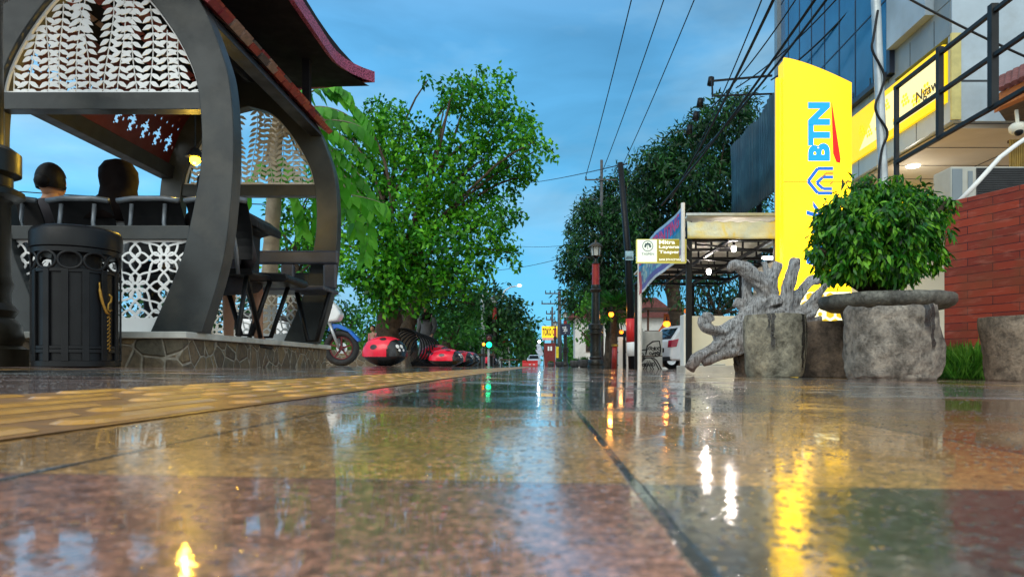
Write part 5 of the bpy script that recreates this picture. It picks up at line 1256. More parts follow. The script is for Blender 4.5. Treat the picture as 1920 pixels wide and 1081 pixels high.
# side wall under canopy
sw = thing('side_building', 'plain cream side building closing the canopy beside the bank', 'building', (4.2, 13, -.05))
mb = MB(); mb.box((X(1452, 12.2) + 1.4, 13.2, 1.0), (2.2, 2.4, 2.1)); mb.build('wall', M['cream'], sw)
mb = MB(); mb.box((X(1475, 12.2) + .2, 11.98, 1.0), (.6, .05, 1.6)); mb.build('door', M['galv'], sw)
M['bulb_white'] = emit('white_bulb', (1.0, .90, .84), 14)
def bulb(label, px, py, Y, r, top):
    c = P(px, py, Y); b = thing('hanging_bulb', label, 'bulb', c, 'bare bulbs under the canopy')
    mb = MB(); mb.ball(c, (r, r, r * 1.25), 14, 10); mb.build('globe', M['bulb_white'], b, smooth=True)
    mb = MB(); mb.tube([c + Vector((0, 0, r)), c + Vector((0, 0, r + .07))], .022, 8); mb.tube([c + Vector((0, 0, r + .06)), Vector((c.x, c.y, top))], .006, 5); mb.build('socket_cord', M['black'], b)
    point('bulb_glow', c + Vector((0, 0, -r - .04)), (1, .88, .8), 17, .05, b)
bulb('glowing bare bulb hanging just above the driftwood tip', 1376, 466, 11.6, .042, zf0 + .05)
bulb('lower glowing bare bulb hanging nearer the canopy post', 1329, 509, 13.4, .048, zf0 + .05)
tl = thing('tube_light', 'white fluorescent tube light on the cream side building', 'tube light', P(1447, 493, 11.9))
mb = MB(); a, b = P(1432, 484, 11.9), P(1462, 484, 11.9); mb.tube([a, b], .028, 10); mb.build('tube', emit('white_tube', (.9, 1.0, 1.0), 6), tl, smooth=True)
mb = MB(); mb.bar(a + Vector((-.02, .06, .02)), b + Vector((.02, .06, .02)), .05); mb.build('housing', M['white_wall'], tl)
# ---- Taspen sign
TY_ = 10.6
ts = thing('service_sign', 'small two-tone signboard reading Mitra Layanan Taspen beside the canopy post', 'sign', P(1240, 470, TY_))
x0, x1, xm, z0, z1 = X(1194, TY_), X(1287, TY_), X(1232, TY_), Z(492, TY_), Z(448, TY_)
mb = MB(); mb.box(((x0 + x1) / 2, TY_ + .05, (z0 + z1) / 2), (x1 - x0, .09, z1 - z0)); mb.build('box', emit('sign_box_edge', (.75, .72, .15), .5), ts)
M['cream_lit'] = emit('lit_cream_sign', (.70, .78, .66), .75); M['olive_lit'] = emit('lit_olive_sign', (.24, .19, .012), .9)
mb = MB(); mb.box(((x0 + xm) / 2 + .003, TY_ + .003, (z0 + z1) / 2), (xm - x0 - .012, .006, z1 - z0 - .02)); pa = mb.build('pale_face', M['cream_lit'], ts)
mb = MB(); mb.box(((x1 + xm) / 2 - .003, TY_ + .003, (z0 + z1) / 2), (x1 - xm - .012, .006, z1 - z0 - .02)); ol = mb.build('olive_face', M['olive_lit'], ts)
M['letter_lit'] = emit('lit_pale_letters', (.85, .88, .70), .85)
mb = MB()
for i, (txt, w) in enumerate((('Mitra', 30), ('Layanan', 45), ('Taspen', 40))): place_text(mb, txt, (X(1235.5, TY_), TY_ - .001, Z(457.5 + 9.6 * i, TY_)), (1, 0, 0), (0, 0, 1), px2m(w, TY_), px2m(7.6, TY_), bold=.03)
place_text(mb, 'BANK BTN KCP NGAWI', (X(1236, TY_), TY_ - .001, Z(488.5, TY_)), (1, 0, 0), (0, 0, 1), px2m(47, TY_), px2m(4, TY_), bold=.02); mb.build('lettering', M['letter_lit'], ol, fix=False)
mb = MB(); c = P(1214.5, 461, TY_); torus(mb, (c.x, TY_ - .002, c.z), px2m(9.6, TY_), .005, 28, 6)
for k in range(5):
    a = PI / 2 + (k - 2) * .85; e = c + Vector((math.cos(a), 0, math.sin(a) * .9)) * px2m(4.6, TY_); mb.prism([(e.x + math.cos(q * PI / 4) * .017, e.z + math.sin(q * PI / 4) * .021) for q in range(8)], TY_ - .004, TY_ - .001)
mb.bar((c.x, TY_ - .003, c.z - .05), (c.x, TY_ - .003, c.z + .02), .012, .006)
place_text(mb, 'TASPEN', (X(1203, TY_), TY_ - .001, Z(478, TY_)), (1, 0, 0), (0, 0, 1), px2m(23, TY_), px2m(4.2, TY_)); mb.build('emblem', emit('lit_grey_ink', (.05, .09, .09), .5), pa, fix=False)
mb = MB(); mb.bar((x1 + .0, TY_ + .05, z1 - .08), (X(1293, KY), KY + .02, z1 - .1), .022); mb.bar((x1, TY_ + .05, z0 + .06), (X(1293, KY), KY + .02, z0 + .06), .022); mb.build('bracket', M['black'], ts)
# ---- blue banner along the street
bnr = thing('fabric_banner', 'long blue banner reading DIGITAL PRINTING strung along the street behind the small signboard', 'banner', (2.0, 12, 1.6))
BXn = 2.05
def onb2(px): return BXn * F / (px - CX)
ya, yb = onb2(1280), onb2(1197)
def bz(u, v):   # u 0 near .. 1 far, v 0 bottom .. 1 top
    lo = Z(478, ya) * (1 - u) + Z(552, yb) * u; hi = Z(385, ya) * (1 - u) + Z(470, yb) * u; return lo + (hi - lo) * v
t = NT('banner_print'); at = t.new('ShaderNodeAttribute', attribute_name='print'); t.base(t.mix(1.0, at.outputs['Color'], t.ramp(t.noise(7, 3), [(.3, (.8, .8, .8)), (.7, (1.15, 1.15, 1.15))]), 'MULTIPLY')); t.b.inputs['Roughness'].default_value = .55; M['banner'] = t.m
nu, nv = 60, 16; vs = []; fs = []; cols = []; rr = random.Random(9)
pic = [[rr.choice([(.10, .30, .45), (.30, .50, .55), (.05, .25, .35), (.45, .55, .50), (.12, .16, .35)]) for _ in range(24)] for _ in range(6)]
for i in range(nu + 1):
    for j in range(nv + 1):
        u, v = i / nu, j / nv; vs.append((BXn + .03 * math.sin(u * 9) + .02 * mnoise.noise(Vector((u * 6, v * 3, 0))), ya + (yb - ya) * u, bz(u, v)))
for i in range(nu):
    for j in range(nv):
        fs.append((i*(nv+1)+j, (i+1)*(nv+1)+j, (i+1)*(nv+1)+j+1, i*(nv+1)+j+1)); u, v = i / nu, j / nv
        if v > .93: c = (.35, .55, .75)
        elif v > .50: c = (.008, .13, .55) if v > .80 else (.02, .34, .75)
        elif v < .05: c = (.6, .65, .7)
        elif v < .14: c = (.12, .10, .35)
        else: c = pic[min(5, int(v * 12))][int(u * 24) % 24]
        if u > .93 and v < .5: c = (.55, .06, .06)
        cols += [(*c, 1)] * 4
me = bpy.data.meshes.new('cloth'); o0 = world_origin(bnr); me.from_pydata([(v[0]-o0.x, v[1]-o0.y, v[2]-o0.z) for v in vs], [], fs); me.materials.append(M['banner'])
ca = me.color_attributes.new('print', 'FLOAT_COLOR', 'CORNER'); ca.data.foreach_set('color', np.array(cols, dtype=np.float32).ravel())
cl_ = bpy.data.objects.new('cloth', me); COL.objects.link(cl_); cl_.parent = bnr; sm = cl_.modifiers.new('thickness', 'SOLIDIFY'); sm.thickness = .004
v_, f_ = text_mb('DIGITAL PRINTING', bold=.02, extrude=.01)
mb = MB()   # letters run from the far end towards the near end, as read from the street
mb.add([(BXn - .04 + .03 * math.sin((1 - (.06 + .92 * p[0])) * 9) - (.004 if p[2] > 0 else 0), ya + (yb - ya) * (1 - (.06 + .92 * p[0])), bz(1 - (.06 + .92 * p[0]), .60 + .28 * p[1])) for p in v_], f_)
mb.build('lettering', mat('magenta_print', (.55, .02, .16), .5), cl_, fix=False)
mb = MB(); mb.tube([(BXn, ya - .02, bz(0, 0) - .1), (BXn, ya - .02, bz(0, 1) + .03)], .03, 8); mb.build('near_batten', M['white_wall'], bnr)
mb = MB(); mb.tube([(BXn + .03, yb + .02, -.05), (BXn + .03, yb + .02, bz(1, 1))], .045, 8); mb.build('far_pole', M['white_wall'], bnr)
# ---- black utility pole with red and white band, meter plate
UY_ = 19.6
up = thing('utility_pole', 'tall black utility pole painted with a red and white band near the bench', 'utility pole', (X(1184, UY_), UY_, -.05))
mb = MB(); mb.tube([(X(1186, UY_), UY_, -.05), P(1178, 480, UY_), P(1163, 305, UY_)], [.115, .10, .075], 12); mb.build('shaft', M['black'], up, smooth=True)
for nm, ya_, yb_, m in (('red_band', 641, 597, M['plastic_red']), ('white_band', 683 - 16, 641, M['white'])):
    mb = MB(); xa_ = 1184.5 if nm == 'white_band' else 1183; mb.tube([P(xa_, ya_, UY_), P(xa_ - 1.2, yb_, UY_)], .126, 14); mb.build(nm, m, up, smooth=True)
mb = MB(); c = P(1180, 479, UY_ - .15); mb.box(c, (px2m(15, UY_), .03, px2m(17, UY_))); pl_ = mb.build('plate', mat('pale_blue_plate', (.30, .48, .55), .5), up)
mb = MB(); mb.box((c.x, c.y - .018, c.z - .03), (.15, .006, .02)); mb.box((c.x, c.y - .018, c.z - .075), (.19, .006, .03)); mb.build('plate_print', M['ink'], pl_)
mb = MB(); mb.bar(P(1163, 312, UY_), P(1176, 306, UY_), .03); mb.build('pin', M['black'], up)
# ---- power pole with cross arms behind the mango tree, and two more far down the street
def power_pole(label, px, Y, top, arms, r=.12, brace=True):
    p = thing('power_pole', label, 'power pole', (X(px, Y), Y, -.08), 'power poles with cross arms')
    mb = MB(); mb.tube([(X(px, Y), Y, -.08), P(px, top, Y)], [r * 1.3, r * .8], 10); mb.build('shaft', M['concrete_dark'], p, smooth=True)
    for (xa_, xb_, py, ins) in arms:
        mb = MB(); mb.bar(P(xa_, py, Y - r), P(xb_, py, Y - r), px2m(2.2, Y)); a_ = mb.build('cross_arm', M['concrete_dark'], p)
        for k in range(ins):
            u = k / max(1, ins - 1); q = P(xa_ + (xb_ - xa_) * (.04 + .92 * u), py, Y - r)
            mb = MB(); mb.tube([q, q + Vector((0, 0, px2m(6, Y)))], [px2m(1.1, Y), px2m(.7, Y)], 8); mb.build('insulator', M['black'], a_, smooth=True)
    return p
M['concrete_dark'] = mat('dark_concrete', (.07, .075, .08), .8)
power_pole('power pole with two cross arms poking out of the mango crown', 1128, 24.3, 300, [(1097, 1156, 337, 3), (1087, 1117, 374, 2)], .06)
power_pole('power pole whose two long cross arms stand clear beside the lime shrub', 1049, 55, 546, [(1022, 1050, 550, 4), (1015, 1050, 569, 3)], .16)
power_pole('thin distant power pole above the yellow shop sign', 1035.5, 82, 575, [(1024, 1041, 588, 3), (1024, 1041, 599, 3)], .14)
tbk = thing('cable_bracket', 'dark bracket with stacked insulators at the bank corner beside the mango crown', 'bracket', P(1450, 150, 13.9))
mb = MB(); mb.bar(P(1448, 142, 13.9), P(1335, 152, 14.0), .035); mb.bar(P(1448, 176, 13.9), P(1338, 180, 14.0), .03); mb.bar(P(1335, 150, 14), P(1336, 182, 14), .03); mb.build('arm', M['black'], tbk)
for k, (px, py) in enumerate(((1332, 160), (1312, 200), (1304, 225), (1292, 250))):
    q = P(px, py, 14.2); mb = MB(); mb.tube([q, q + Vector((.02, 0, .16))], [.07, .06], 8); mb.build('insulator', M['black'], tbk, smooth=True)
# ---- cables
def wire(label, a, b, r=.012, sag=.1, name='power_cable', group='overhead cables'):
    a, b = P(*a), P(*b); pts = [a.lerp(b, u) - Vector((0, 0, sag * 4 * u * (1 - u))) for u in np.linspace(0, 1, 14)]
    mb = MB(); mb.tube(pts, r, 6); tag(mb.build(name, M['black'], None, smooth=True), label, 'cable', group)
wire('first of three thin cables in open sky, ending at the cross-arm tip over the lantern', (1190, -25, 13.0), (1097, 335, 24.2), .012)
wire('middle of the three thin cables crossing open sky toward the power pole', (1253, -25, 13.0), (1128, 325, 24.2), .012)
wire('third thin cable crossing open sky, passing closest to the mango crown', (1312, -25, 13.0), (1156, 334, 24.2), .012)
wire('cable crossing the sky low from the broadleaf tree to the black pole', (940, 346, 45), (1163, 309, 19.7), .014, .15)
wire('faint low cable over the street below the lantern', (930, 455, 60), (1060, 460, 40), .014, .2)
wire('sloping cable over the street above the lamp arm', (870, 508, 60), (1049, 485, 55), .02, .3)
bw_ = [('thick cable hanging outermost from the bank corner toward the mango tree', (1462, -25), (1258, 372), .026), ('cable next to the outermost one above the bracket', (1438, -25), (1300, 290), .012), ('cable passing just above the totem sign tip', (1568, -25), (1300, 300), .022), ('thin cable crossing the middle of the blue glass', (1590, -25), (1380, 165), .012), ('cable slanting lowest across the blue glass', (1632, -25), (1446, 150), .016), ('thin cable running along the bank corner post', (1508, -25), (1330, 205), .012), ('heavy cable drooping into the mango crown', (1545, -25), (1240, 385), .024)]
for l, a, b, r in bw_: wire(l, (a[0], a[1], 10.2), (b[0], b[1], 17.5 if b[0] < 1320 else 13.9), r, .12)
wire('cable crossing in front of the white bank cladding behind the railing', (1690, -10, 7.4), (1935, 112, 7.0), .012, .02)
wire('drooping cable seen through the pavilion behind the two seated people', (-60, 352, 20), (520, 384, 20), .016, .05)
# ---- concrete wall, bench, car, warung
cw = thing('concrete_wall', 'stained grey concrete garden wall behind the ornate iron bench', 'wall', (X(1218, 22.5), 22.5, -.05))
mb = MB(); mb.box((X(1218, 22.5), 22.6, Z(621, 22.5) / 2 - .02), (px2m(48, 22.5), .22, Z(621, 22.5) + .05)); mb.build('wall_panel', M['concrete'], cw, bevel=.01)
mb = MB(); mb.box((X(1199, 22.4), 22.5, Z(616, 22.5) / 2 - .02), (px2m(12, 22.5), .4, Z(616, 22.5) + .05)); mb.build('pillar', M['concrete'], cw, bevel=.01)
GBY = 20.5
ib = thing('iron_bench', 'ornate cast iron garden bench with scrolled back beside the black pole', 'bench', (X(1218, GBY), GBY, -.05))
def scroll(mb, c, r, a0, turns, y, k=24, w=.014):
    pts = []
    for i in range(k): u = i / (k - 1); a = a0 + turns * 2 * PI * u; rr = r * (1 - .8 * u); pts.append((c[0] + math.cos(a) * rr, y, c[1] + math.sin(a) * rr))
    mb.tube(pts, w, 6)
for ys in (-.02, .42):
    mb = MB()
    mb.tube([(-.36, ys, 0), (-.30, ys, .12), (-.20, ys, .26), (-.10, ys, .34), (.10, ys, .34), (.20, ys, .26), (.28, ys, .12), (.34, ys, 0)], .018, 7)
    mb.tube([(-.12, ys, 0), (-.05, ys, .12), (0, ys, .25), (.05, ys, .12), (.12, ys, 0)], .015, 7)
    for sx in (-1, 1): scroll(mb, (sx * .22, .42), .09, 0, 1.3 * sx, ys); scroll(mb, (sx * .12, .14), .06, 1, 1.2 * sx, ys)
    mb.tube([(-.36, ys, .52), (-.2, ys, .56), (-.05, ys, .58)], .018, 7); scroll(mb, (-.30, .58), .06, 0, 1.3, ys)
    lbuild(mb, 'end_frame', M['iron'] if 'iron' in M else M['black'], ib, smooth=True)
mb = MB()
mb.tube([(-.05, .42, .44), (.0, .44, .70), (.16, .45, .82), (.36, .45, .84), (.40, .44, .6), (.36, .42, .40)], .022, 7)
for q in range(4): scroll(mb, (.08 + .09 * q, .62 - .02 * (q % 2)), .065, q, 1.4 * (-1) ** q, .44, w=.013)
for q in range(3): scroll(mb, (.10 + .1 * q, .48), .055, q, -1.3, .44, w=.012)
lbuild(mb, 'back', M['black'], ib, smooth=True)
mb = MB()
for k in range(6): mb.box((.02, .02 + k * .075, .385 + .006 * (k % 2)), (.72, .05, .02))
lbuild(mb, 'seat', M['wood_dark'], ib)
# car
CYc = 23.5
car = thing('hatchback_car', 'white hatchback car parked tail outward behind the white wall', 'car', (X(1238, CYc) + 0, CYc, -.05)); cz = 0
M['car_white'] = mat('car_white', (.66, .70, .74), .2, 0, .05, 3)
prof = [(.02, .28), (0, .42), (.03, .62), (.06, .90), (.10, .98), (.36, 1.36), (.52, 1.44), (1.4, 1.47), (2.1, 1.40), (2.75, 1.0), (3.45, .88), (3.62, .72), (3.66, .35), (3.55, .25)]
mb = MB(); mb.prism(prof, -.80, .80); lbuild(mb, 'body', M['car_white'], car, bevel=.06)
mb = MB(); mb.prism([(.085, .99), (.345, 1.345), (.36, 1.335), (.12, .98)], -.62, .62)
for s in (-1, 1):
    mb.prism([(.52, 1.02), (.62, 1.34), (1.35, 1.38), (1.35, .98)], s * .802 - .01, s * .802 + .01); mb.prism([(1.42, .98), (1.42, 1.38), (2.02, 1.32), (2.55, .98)], s * .802 - .01, s * .802 + .01)
lbuild(mb, 'window', M['glass'], car)
for x in (.72, 2.95):
    for s in (-1, 1):
        mb = MB(); torus(mb, (x, s * .74, .31), .24, .085, 28, 8); w = lbuild(mb, 'wheel', M['tyre'], car, smooth=True)
        mb = MB(); mb.tube([(x, s * .74 - .05, .31), (x, s * .74 + .05, .31)], .19, 18); o0 = world_origin(car); mb.v = [(v[0]+o0.x, v[1]+o0.y, v[2]+o0.z) for v in mb.v]; mb.build('rim', M['chrome'], w)
for s in (-1, 1):
    mb = MB(); mb.prism([(.03, .70), (.055, .93), (.30, .98), (.22, .72)], s * .66 - .15, s * .66 + .15); lbuild(mb, 'tail_light', mat('tail_light_red', (.35, .01, .04), .15) if s < 0 else bpy.data.materials['tail_light_red'], car, bevel=.01)
mb = MB(); mb.box((.008, -.02, .62), (.03, .46, .14)); lbuild(mb, 'number_plate', M['black'], car)
mb = MB(); mb.box((.03, 0, .33), (.06, 1.5, .14)); lbuild(mb, 'bumper_trim', M['black_soft'], car)
car.rotation_euler = (0, 0, R(14))
# warung with orange light
wg = thing('food_stall', 'small stall with an orange lit carved panel under the trees', 'stall', (X(1250, 26), 26, -.05))
mb = MB(); mb.box((X(1250, 26), 26.2, .6), (px2m(60, 26), .5, 1.2)); mb.build('counter', M['wood_dark'], wg)
mb = MB(); mb.prism([(X(1236, 26), Z(620, 26)), (X(1262, 26), Z(620, 26)), (X(1256, 26), Z(587, 26)), (X(1247, 26), Z(587, 26)), (X(1246, 26), Z(605, 26))], 26.25, 26.3); mb.build('carved_panel', M['orange_wood'], wg)
mb = MB(); mb.box((X(1250, 26), 26.1, Z(580, 26)), (px2m(90, 26), 1.4, .06)); mb.build('roof', M['wood_dark'], wg)
for px in (1215, 1290):
    mb = MB(); mb.bar((X(px, 26), 26.0, -.05), (X(px, 26), 26.0, Z(580, 26)), .07); mb.build('post', M['wood_dark'], wg)
def glow_lamp(label, px, py, Y, r, k, e, shape=1.0, col=(1.0, .24, .012)):
    c = P(px, py, Y); l = thing('orange_lamp', label, 'lamp', c, 'small orange lamps')
    mb = MB(); mb.ball(c, (r * shape, r * shape, r), 14, 10); mb.build('globe', emit('orange_globe_%d' % px, col, k), l, smooth=True)
    mb = MB(); mb.tube([c + Vector((0, 0, r * .9)), c + Vector((0, 0, r + .15))], .02, 6); mb.lathe((c.x, c.y, c.z), [(r * .7, r * .75), (r * .3, r * 1.1)], 12); mb.build('fitting', M['black'], l)
    if e: point('orange_glow', c + Vector((0, -r - .06, -r)), (1, .42, .08), e, .06, l)
glow_lamp('orange heart-shaped glowing lamp before the carved panel of the stall', 1250, 607, 25.6, .11, 3.2, 14, 1.25)
glow_lamp('round orange lamp glowing among the palm fronds', 1146, 589, 20.3, .075, 4, 8)
glow_lamp('dim orange lamp on the pale gate pillar beside the red post', 1165, 622, 23.5, .075, 1.6, 3)
glow_lamp('faint brown-orange lamp on top of the white wall pillar', 1288, 583, 11.6, .05, .5, 0)
# gate pillars, red post, stools beyond the pole
gt = thing('garden_gate', 'pale gate pillars with dark rails behind the palm', 'gate', (X(1168, 24), 24, -.05))
for px in (1163, 1178):
    mb = MB(); mb.box((X(px, 24), 24, Z(632, 24) / 2 - .02), (px2m(9, 24), .25, Z(632, 24) + .06)); mb.build('pillar', M['white_wall'], gt, bevel=.01)
mb = MB()
for py in (640, 660, 684): mb.bar(P(1155, py, 23.9), P(1190, py, 23.9), .035)
mb.bar(P(1170, 690, 23.9), P(1170, 636, 23.9), .09); mb.build('rail', M['black'], gt)
rp = thing('red_bollard_post', 'short red post beneath the palm', 'post', (X(1152, 20.2), 20.2, -.05))
mb = MB(); mb.tube([(X(1151, 20.2), 20.2, -.05), P(1153, 648, 20.2)], .075, 10); mb.build('shaft', M['red_pole'], rp, smooth=True)
mb = MB(); mb.tube([P(1153, 649, 20.2), P(1153, 645, 20.2)], .10, 10); mb.build('cap', M['gold'], rp)
mp_ = thing('maroon_pole', 'slim maroon pole half hidden in foliage between the lamp post and the black pole', 'pole', (X(1152, 27), 27, -.05))
mb = MB(); mb.tube([(X(1152, 27), 27, -.05), P(1152, 500, 27)], .08, 10); mb.build('shaft', M['red_pole'], mp_, smooth=True)
mb = MB(); mb.ball(P(1152, 497, 27), .1, 10, 8); mb.build('finial', M['bronze'], mp_)
# house walls glimpsed beyond
hs_ = thing('roadside_house', 'white house front glimpsed between the trunks behind the palm', 'house', (4.6, 36, -.08))
mb = MB(); mb.box((X(1170, 36), 37, 1.2), (5.0, 2, 2.6)); mb.build('wall', M['white_wall'], hs_)
mb = MB(); mb.prism([(X(1170, 36) - 2.9, 2.5), (X(1170, 36) + 2.9, 2.5), (X(1170, 36) + 1.6, 3.5), (X(1170, 36) - 1.6, 3.5)], 35.7, 38.3); mb.build('roof', M['old_tile'], hs_)
for k in range(3):
    mb = MB(); mb.box((X(1170, 36) - 1.6 + k * 1.5, 35.99, 1.3), (.7, .06, 1.1)); f = mb.build('window', M['wood_dark'], hs_)
    mb = MB(); mb.box((X(1170, 36) - 1.6 + k * 1.5, 35.95, 1.3), (.56, .02, .96)); mb.build('pane', M['glass'], f)

# ================================================================== FAR STREET
# dark round planters along the kerb
pl0 = thing('round_planter', 'dark round kerb planter nearest the bronze lamp post', 'planter', (0, 0, 0), 'dark round kerb planters')
mb = MB(); mb.lathe((0, 0, 0), [(.24, 0), (.36, .15), (.42, .40), (.38, .58), (.34, .58), (.30, .5)], 24, wob=.08); mb.build('bowl', stonemat('dark_bowl', (.045, .048, .05), [], 9), pl0, smooth=True)
n = 160; leaf_mesh('plant', np.stack([RNG.normal(0, .12, n), RNG.normal(0, .12, n), np.full(n, .5)], 1), rdir(n) * .6 + np.array([[0, 0, 1.0]]), rdir(n), RNG.uniform(.1, .34, n), np.full(n, .05), M['leaf_mid'], pl0)
pl0.location = (X(1095, 29), 29, -.045); pl0.scale = (.62,) * 3
clone(pl0, 'dark round kerb planter between two lamp posts, second along the row', (X(1078, 34), 34, -.045), scale=.62)
clone(pl0, 'dark round kerb planter at the foot of the bannered lamp post', (X(1049, 41), 41, -.045), scale=.6)
clone(pl0, 'brownish round kerb planter under the yellow shop sign', (X(1033, 46), 46, -.045), scale=.55)
# navy banner on the second lamp post
nb = thing('lamp_banner', 'dark navy banner with a pale monogram hung on the second lamp post', 'banner', P(1060, 617, 43.7))
mb = MB(); a = P(1050.5, 628, 43.7); b = P(1069.5, 607, 43.7); mb.box((a + b) / 2, (b.x - a.x, .02, b.z - a.z)); nbc = mb.build('cloth', mat('navy_cloth', (.012, .02, .05), .7), nb)
mb = MB()
for r_ in ((-.11, .14, .20, .035), (.04, .14, .035, .12), (-.08, .05, .2, .03), (.06, .0, .16, .035), (-.06, -.04, .03, .12), (.0, -.10, .24, .03), (0, -.2, .04, .03)): mb.box(((a + b) / 2) + Vector((r_[0] * .8, -.014, r_[1])), (r_[2], .006, r_[3]))
mb.build('monogram', M['white'], nbc)
mb = MB(); mb.bar(P(1048, 606, 43.75), P(1072, 606, 43.75), .03); mb.build('arm', M['bronze'], nb)
# yellow shop sign
tk = thing('shop_sign', 'yellow shop sign with black TOKO lettering far down the street', 'sign', P(1031, 622, 62))
a, b = P(1016, 633, 62), P(1047, 611, 62)
mb = MB(); mb.box((a + b) / 2 + Vector((0, .08, 0)), (b.x - a.x, .14, b.z - a.z)); bd = mb.build('board', emit('lit_yellow_board', (1.0, .62, .01), .8), tk)
mb = MB(); place_text(mb, 'TOKO C', (a.x + .06, 62.0 - .001, a.z + .2), (1, 0, 0), (0, 0, 1), (b.x - a.x) * .72, (b.z - a.z) * .62, bold=.03); mb.build('lettering', M['ink'], bd, fix=False)
mb = MB(); c = P(1028, 635, 62); mb.box(c + Vector((0, .02, .0)), (px2m(22, 62), .1, px2m(4.5, 62))); mb.build('lower_strip', mat('pink_strip', (.7, .35, .28), .5), tk)
for px in (1020, 1040):
    mb = MB(); mb.bar((X(px, 62), 62.15, -.08), (X(px, 62), 62.15, b.z), .12); mb.build('post', M['steel_dark'], tk)
# kiosks / booth below the sign
bo = thing('roadside_kiosk', 'small dark red kiosk with white notice boards under the yellow shop sign', 'kiosk', (X(1031, 56), 56, -.06))
mb = MB(); mb.box((X(1031, 56), 56.5, .9), (.9, .9, 1.9)); mb.build('booth', M['maroon'], bo)
for px in (1028.5, 1033.5):
    mb = MB(); mb.box((X(px, 56), 56.02, Z(653, 56)), (px2m(3.2, 56), .04, px2m(8, 56))); mb.build('notice_board', M['white'], bo)
yb_ = thing('yellow_banner', 'narrow bright yellow upright banner beside the kiosk', 'banner', (X(1045, 52), 52, -.05))
mb = MB(); mb.box((X(1045, 52), 52, Z(660, 52)), (px2m(5, 52), .03, px2m(21, 52))); mb.build('cloth', mat('yellow_cloth', (.75, .62, .02), .6), yb_)
mb = MB(); mb.tube([(X(1042, 52), 52.03, -.05), P(1042, 648, 52)], .03, 7); mb.build('pole', M['galv'], yb_)
# white feather flag
fl = thing('feather_flag', 'leaning white feather flag beside the street', 'flag', (X(1014, 50), 50, -.05))
mb = MB(); mb.tube([(X(1021, 50), 50, -.05), P(1019, 668, 50), P(1013, 650, 50), P(1010, 640, 50)], .02, 7); mb.build('pole', M['galv'], fl)
mb = MB(); mb.prism([(X(p, 50), Z(q, 50)) for p, q in ((1010, 640), (1015, 650), (1019, 664), (1013, 668), (1006, 660), (1004, 655), (1008, 655), (1004, 650), (1007, 644))], 49.97, 49.99); mb.build('cloth', mat('pale_flag_cloth', (.42, .47, .56), .7), fl)
wl_ = thing('white_lamp', 'bright white lamp glowing at the end of the street', 'lamp', P(1011, 640, 58))
mb = MB(); mb.ball(P(1011, 640, 58), .10, 12, 8); mb.build('globe', emit('far_white_lamp', (.95, 1, 1), 40), wl_, smooth=True)
mb = MB(); mb.tube([(X(1011, 58), 58.05, -.06), P(1011, 642, 58.05)], .03, 7); mb.build('pole', M['galv'], wl_)
# red barrier
rb = thing('plastic_barrier', 'red plastic road barrier at the end of the pavement', 'barrier', (X(994, 42), 42, 0))
w = px2m(29, 42); h = px2m(11.5, 42)
mb = MB(); mb.prism([(-.22, 0), (.22, 0), (.20, .08), (.10, h * .6), (.09, h), (-.09, h), (-.10, h * .6), (-.20, .08)], -w / 2, w / 2, 'x'); lbuild(mb, 'shell', M['plastic_red'], rb, bevel=.02)
for x in (-.02, .25):
    mb = MB(); mb.box((x * w, -.15, h * .36), (.12, .12, .05)); lbuild(mb, 'reflector', M['white'], rb)
# red water tank on a stand
tkn = thing('water_tank', 'red water drum on a white tubular stand', 'water tank', (X(944, 38), 38, 0))
z0, z1 = Z(643, 38), Z(627, 38); r_ = px2m(8, 38)
mb = MB(); mb.lathe((X(945, 38), 38, 0), [(r_, z0), (r_ * 1.02, z0 + .05), (r_, z1 - .05), (r_ * .6, z1)], 20); mb.build('drum', M['plastic_red'], tkn, smooth=True, ang=40)
mb = MB(); mb.prism([(X(949, 38) + .06 * math.cos(q * PI / 6), (z0 + z1) / 2 + .07 * math.sin(q * PI / 6)) for q in range(12)], 38 - r_ - .02, 38 - r_); mb.build('badge', M['white'], tkn)
mb = MB()
for sx in (-1, 1):
    for sy in (-.2, .25): mb.tube([(X(945, 38) + sx * .3, 38 + sy, 0), (X(945, 38) + sx * .24, 38 + sy, z0)], .03, 7)
for zz in (.25, .6, 1.0): mb.bar((X(945, 38) - .28, 37.8, zz), (X(945, 38) + .28, 37.8, zz), .035)
mb.bar((X(945, 38) - .28, 37.8, .1), (X(945, 38) + .26, 37.8, z0), .03); mb.build('stand', M['white'], tkn)
# dark table / planter shelf
tb = thing('dark_table', 'dark wooden table at the end of the ladybird row', 'table', (X(906, 24.5), 24.5, .03))
mb = MB(); mb.box((X(906, 24.5), 24.6, Z(665, 24.5)), (px2m(42, 24.5), .6, .08)); mb.build('top', M['wood_dark'], tb, bevel=.01)
for px in (892, 921):
    mb = MB(); mb.box((X(px, 24.5), 24.6, Z(665, 24.5) / 2), (px2m(7, 24.5), .5, Z(665, 24.5) - .09)); mb.build('leg', M['black'], tb)
tb2 = thing('dark_table', 'longer low dark table in front of the water tank stand', 'table', (X(955, 30), 30, .02))
mb = MB(); mb.box((X(955, 30), 30, Z(674, 30)), (px2m(34, 30), .5, .05)); mb.build('top', M['wood_dark'], tb2)
for px in (941, 969):
    mb = MB(); mb.bar((X(px, 30), 30, .0), (X(px, 30), 30, Z(674, 30)), .06); mb.build('leg', M['black'], tb2)
fb = thing('flower_bush', 'yellow flowering bush behind the dark table', 'bush', P(925, 662, 27))
crown('foliage', [(P(915, 655, 27), .2), (P(928, 656, 27), .2), (P(905, 657, 27), .16)], 300, .08, .04, M['leaf_lime'], fb, twig=5)
mb = MB(); limbs(mb, (X(917, 27), 27, .02), .03, [P(915, 655, 27), P(928, 656, 27), P(905, 657, 27)]); mb.build('stem', M['bark'], fb)
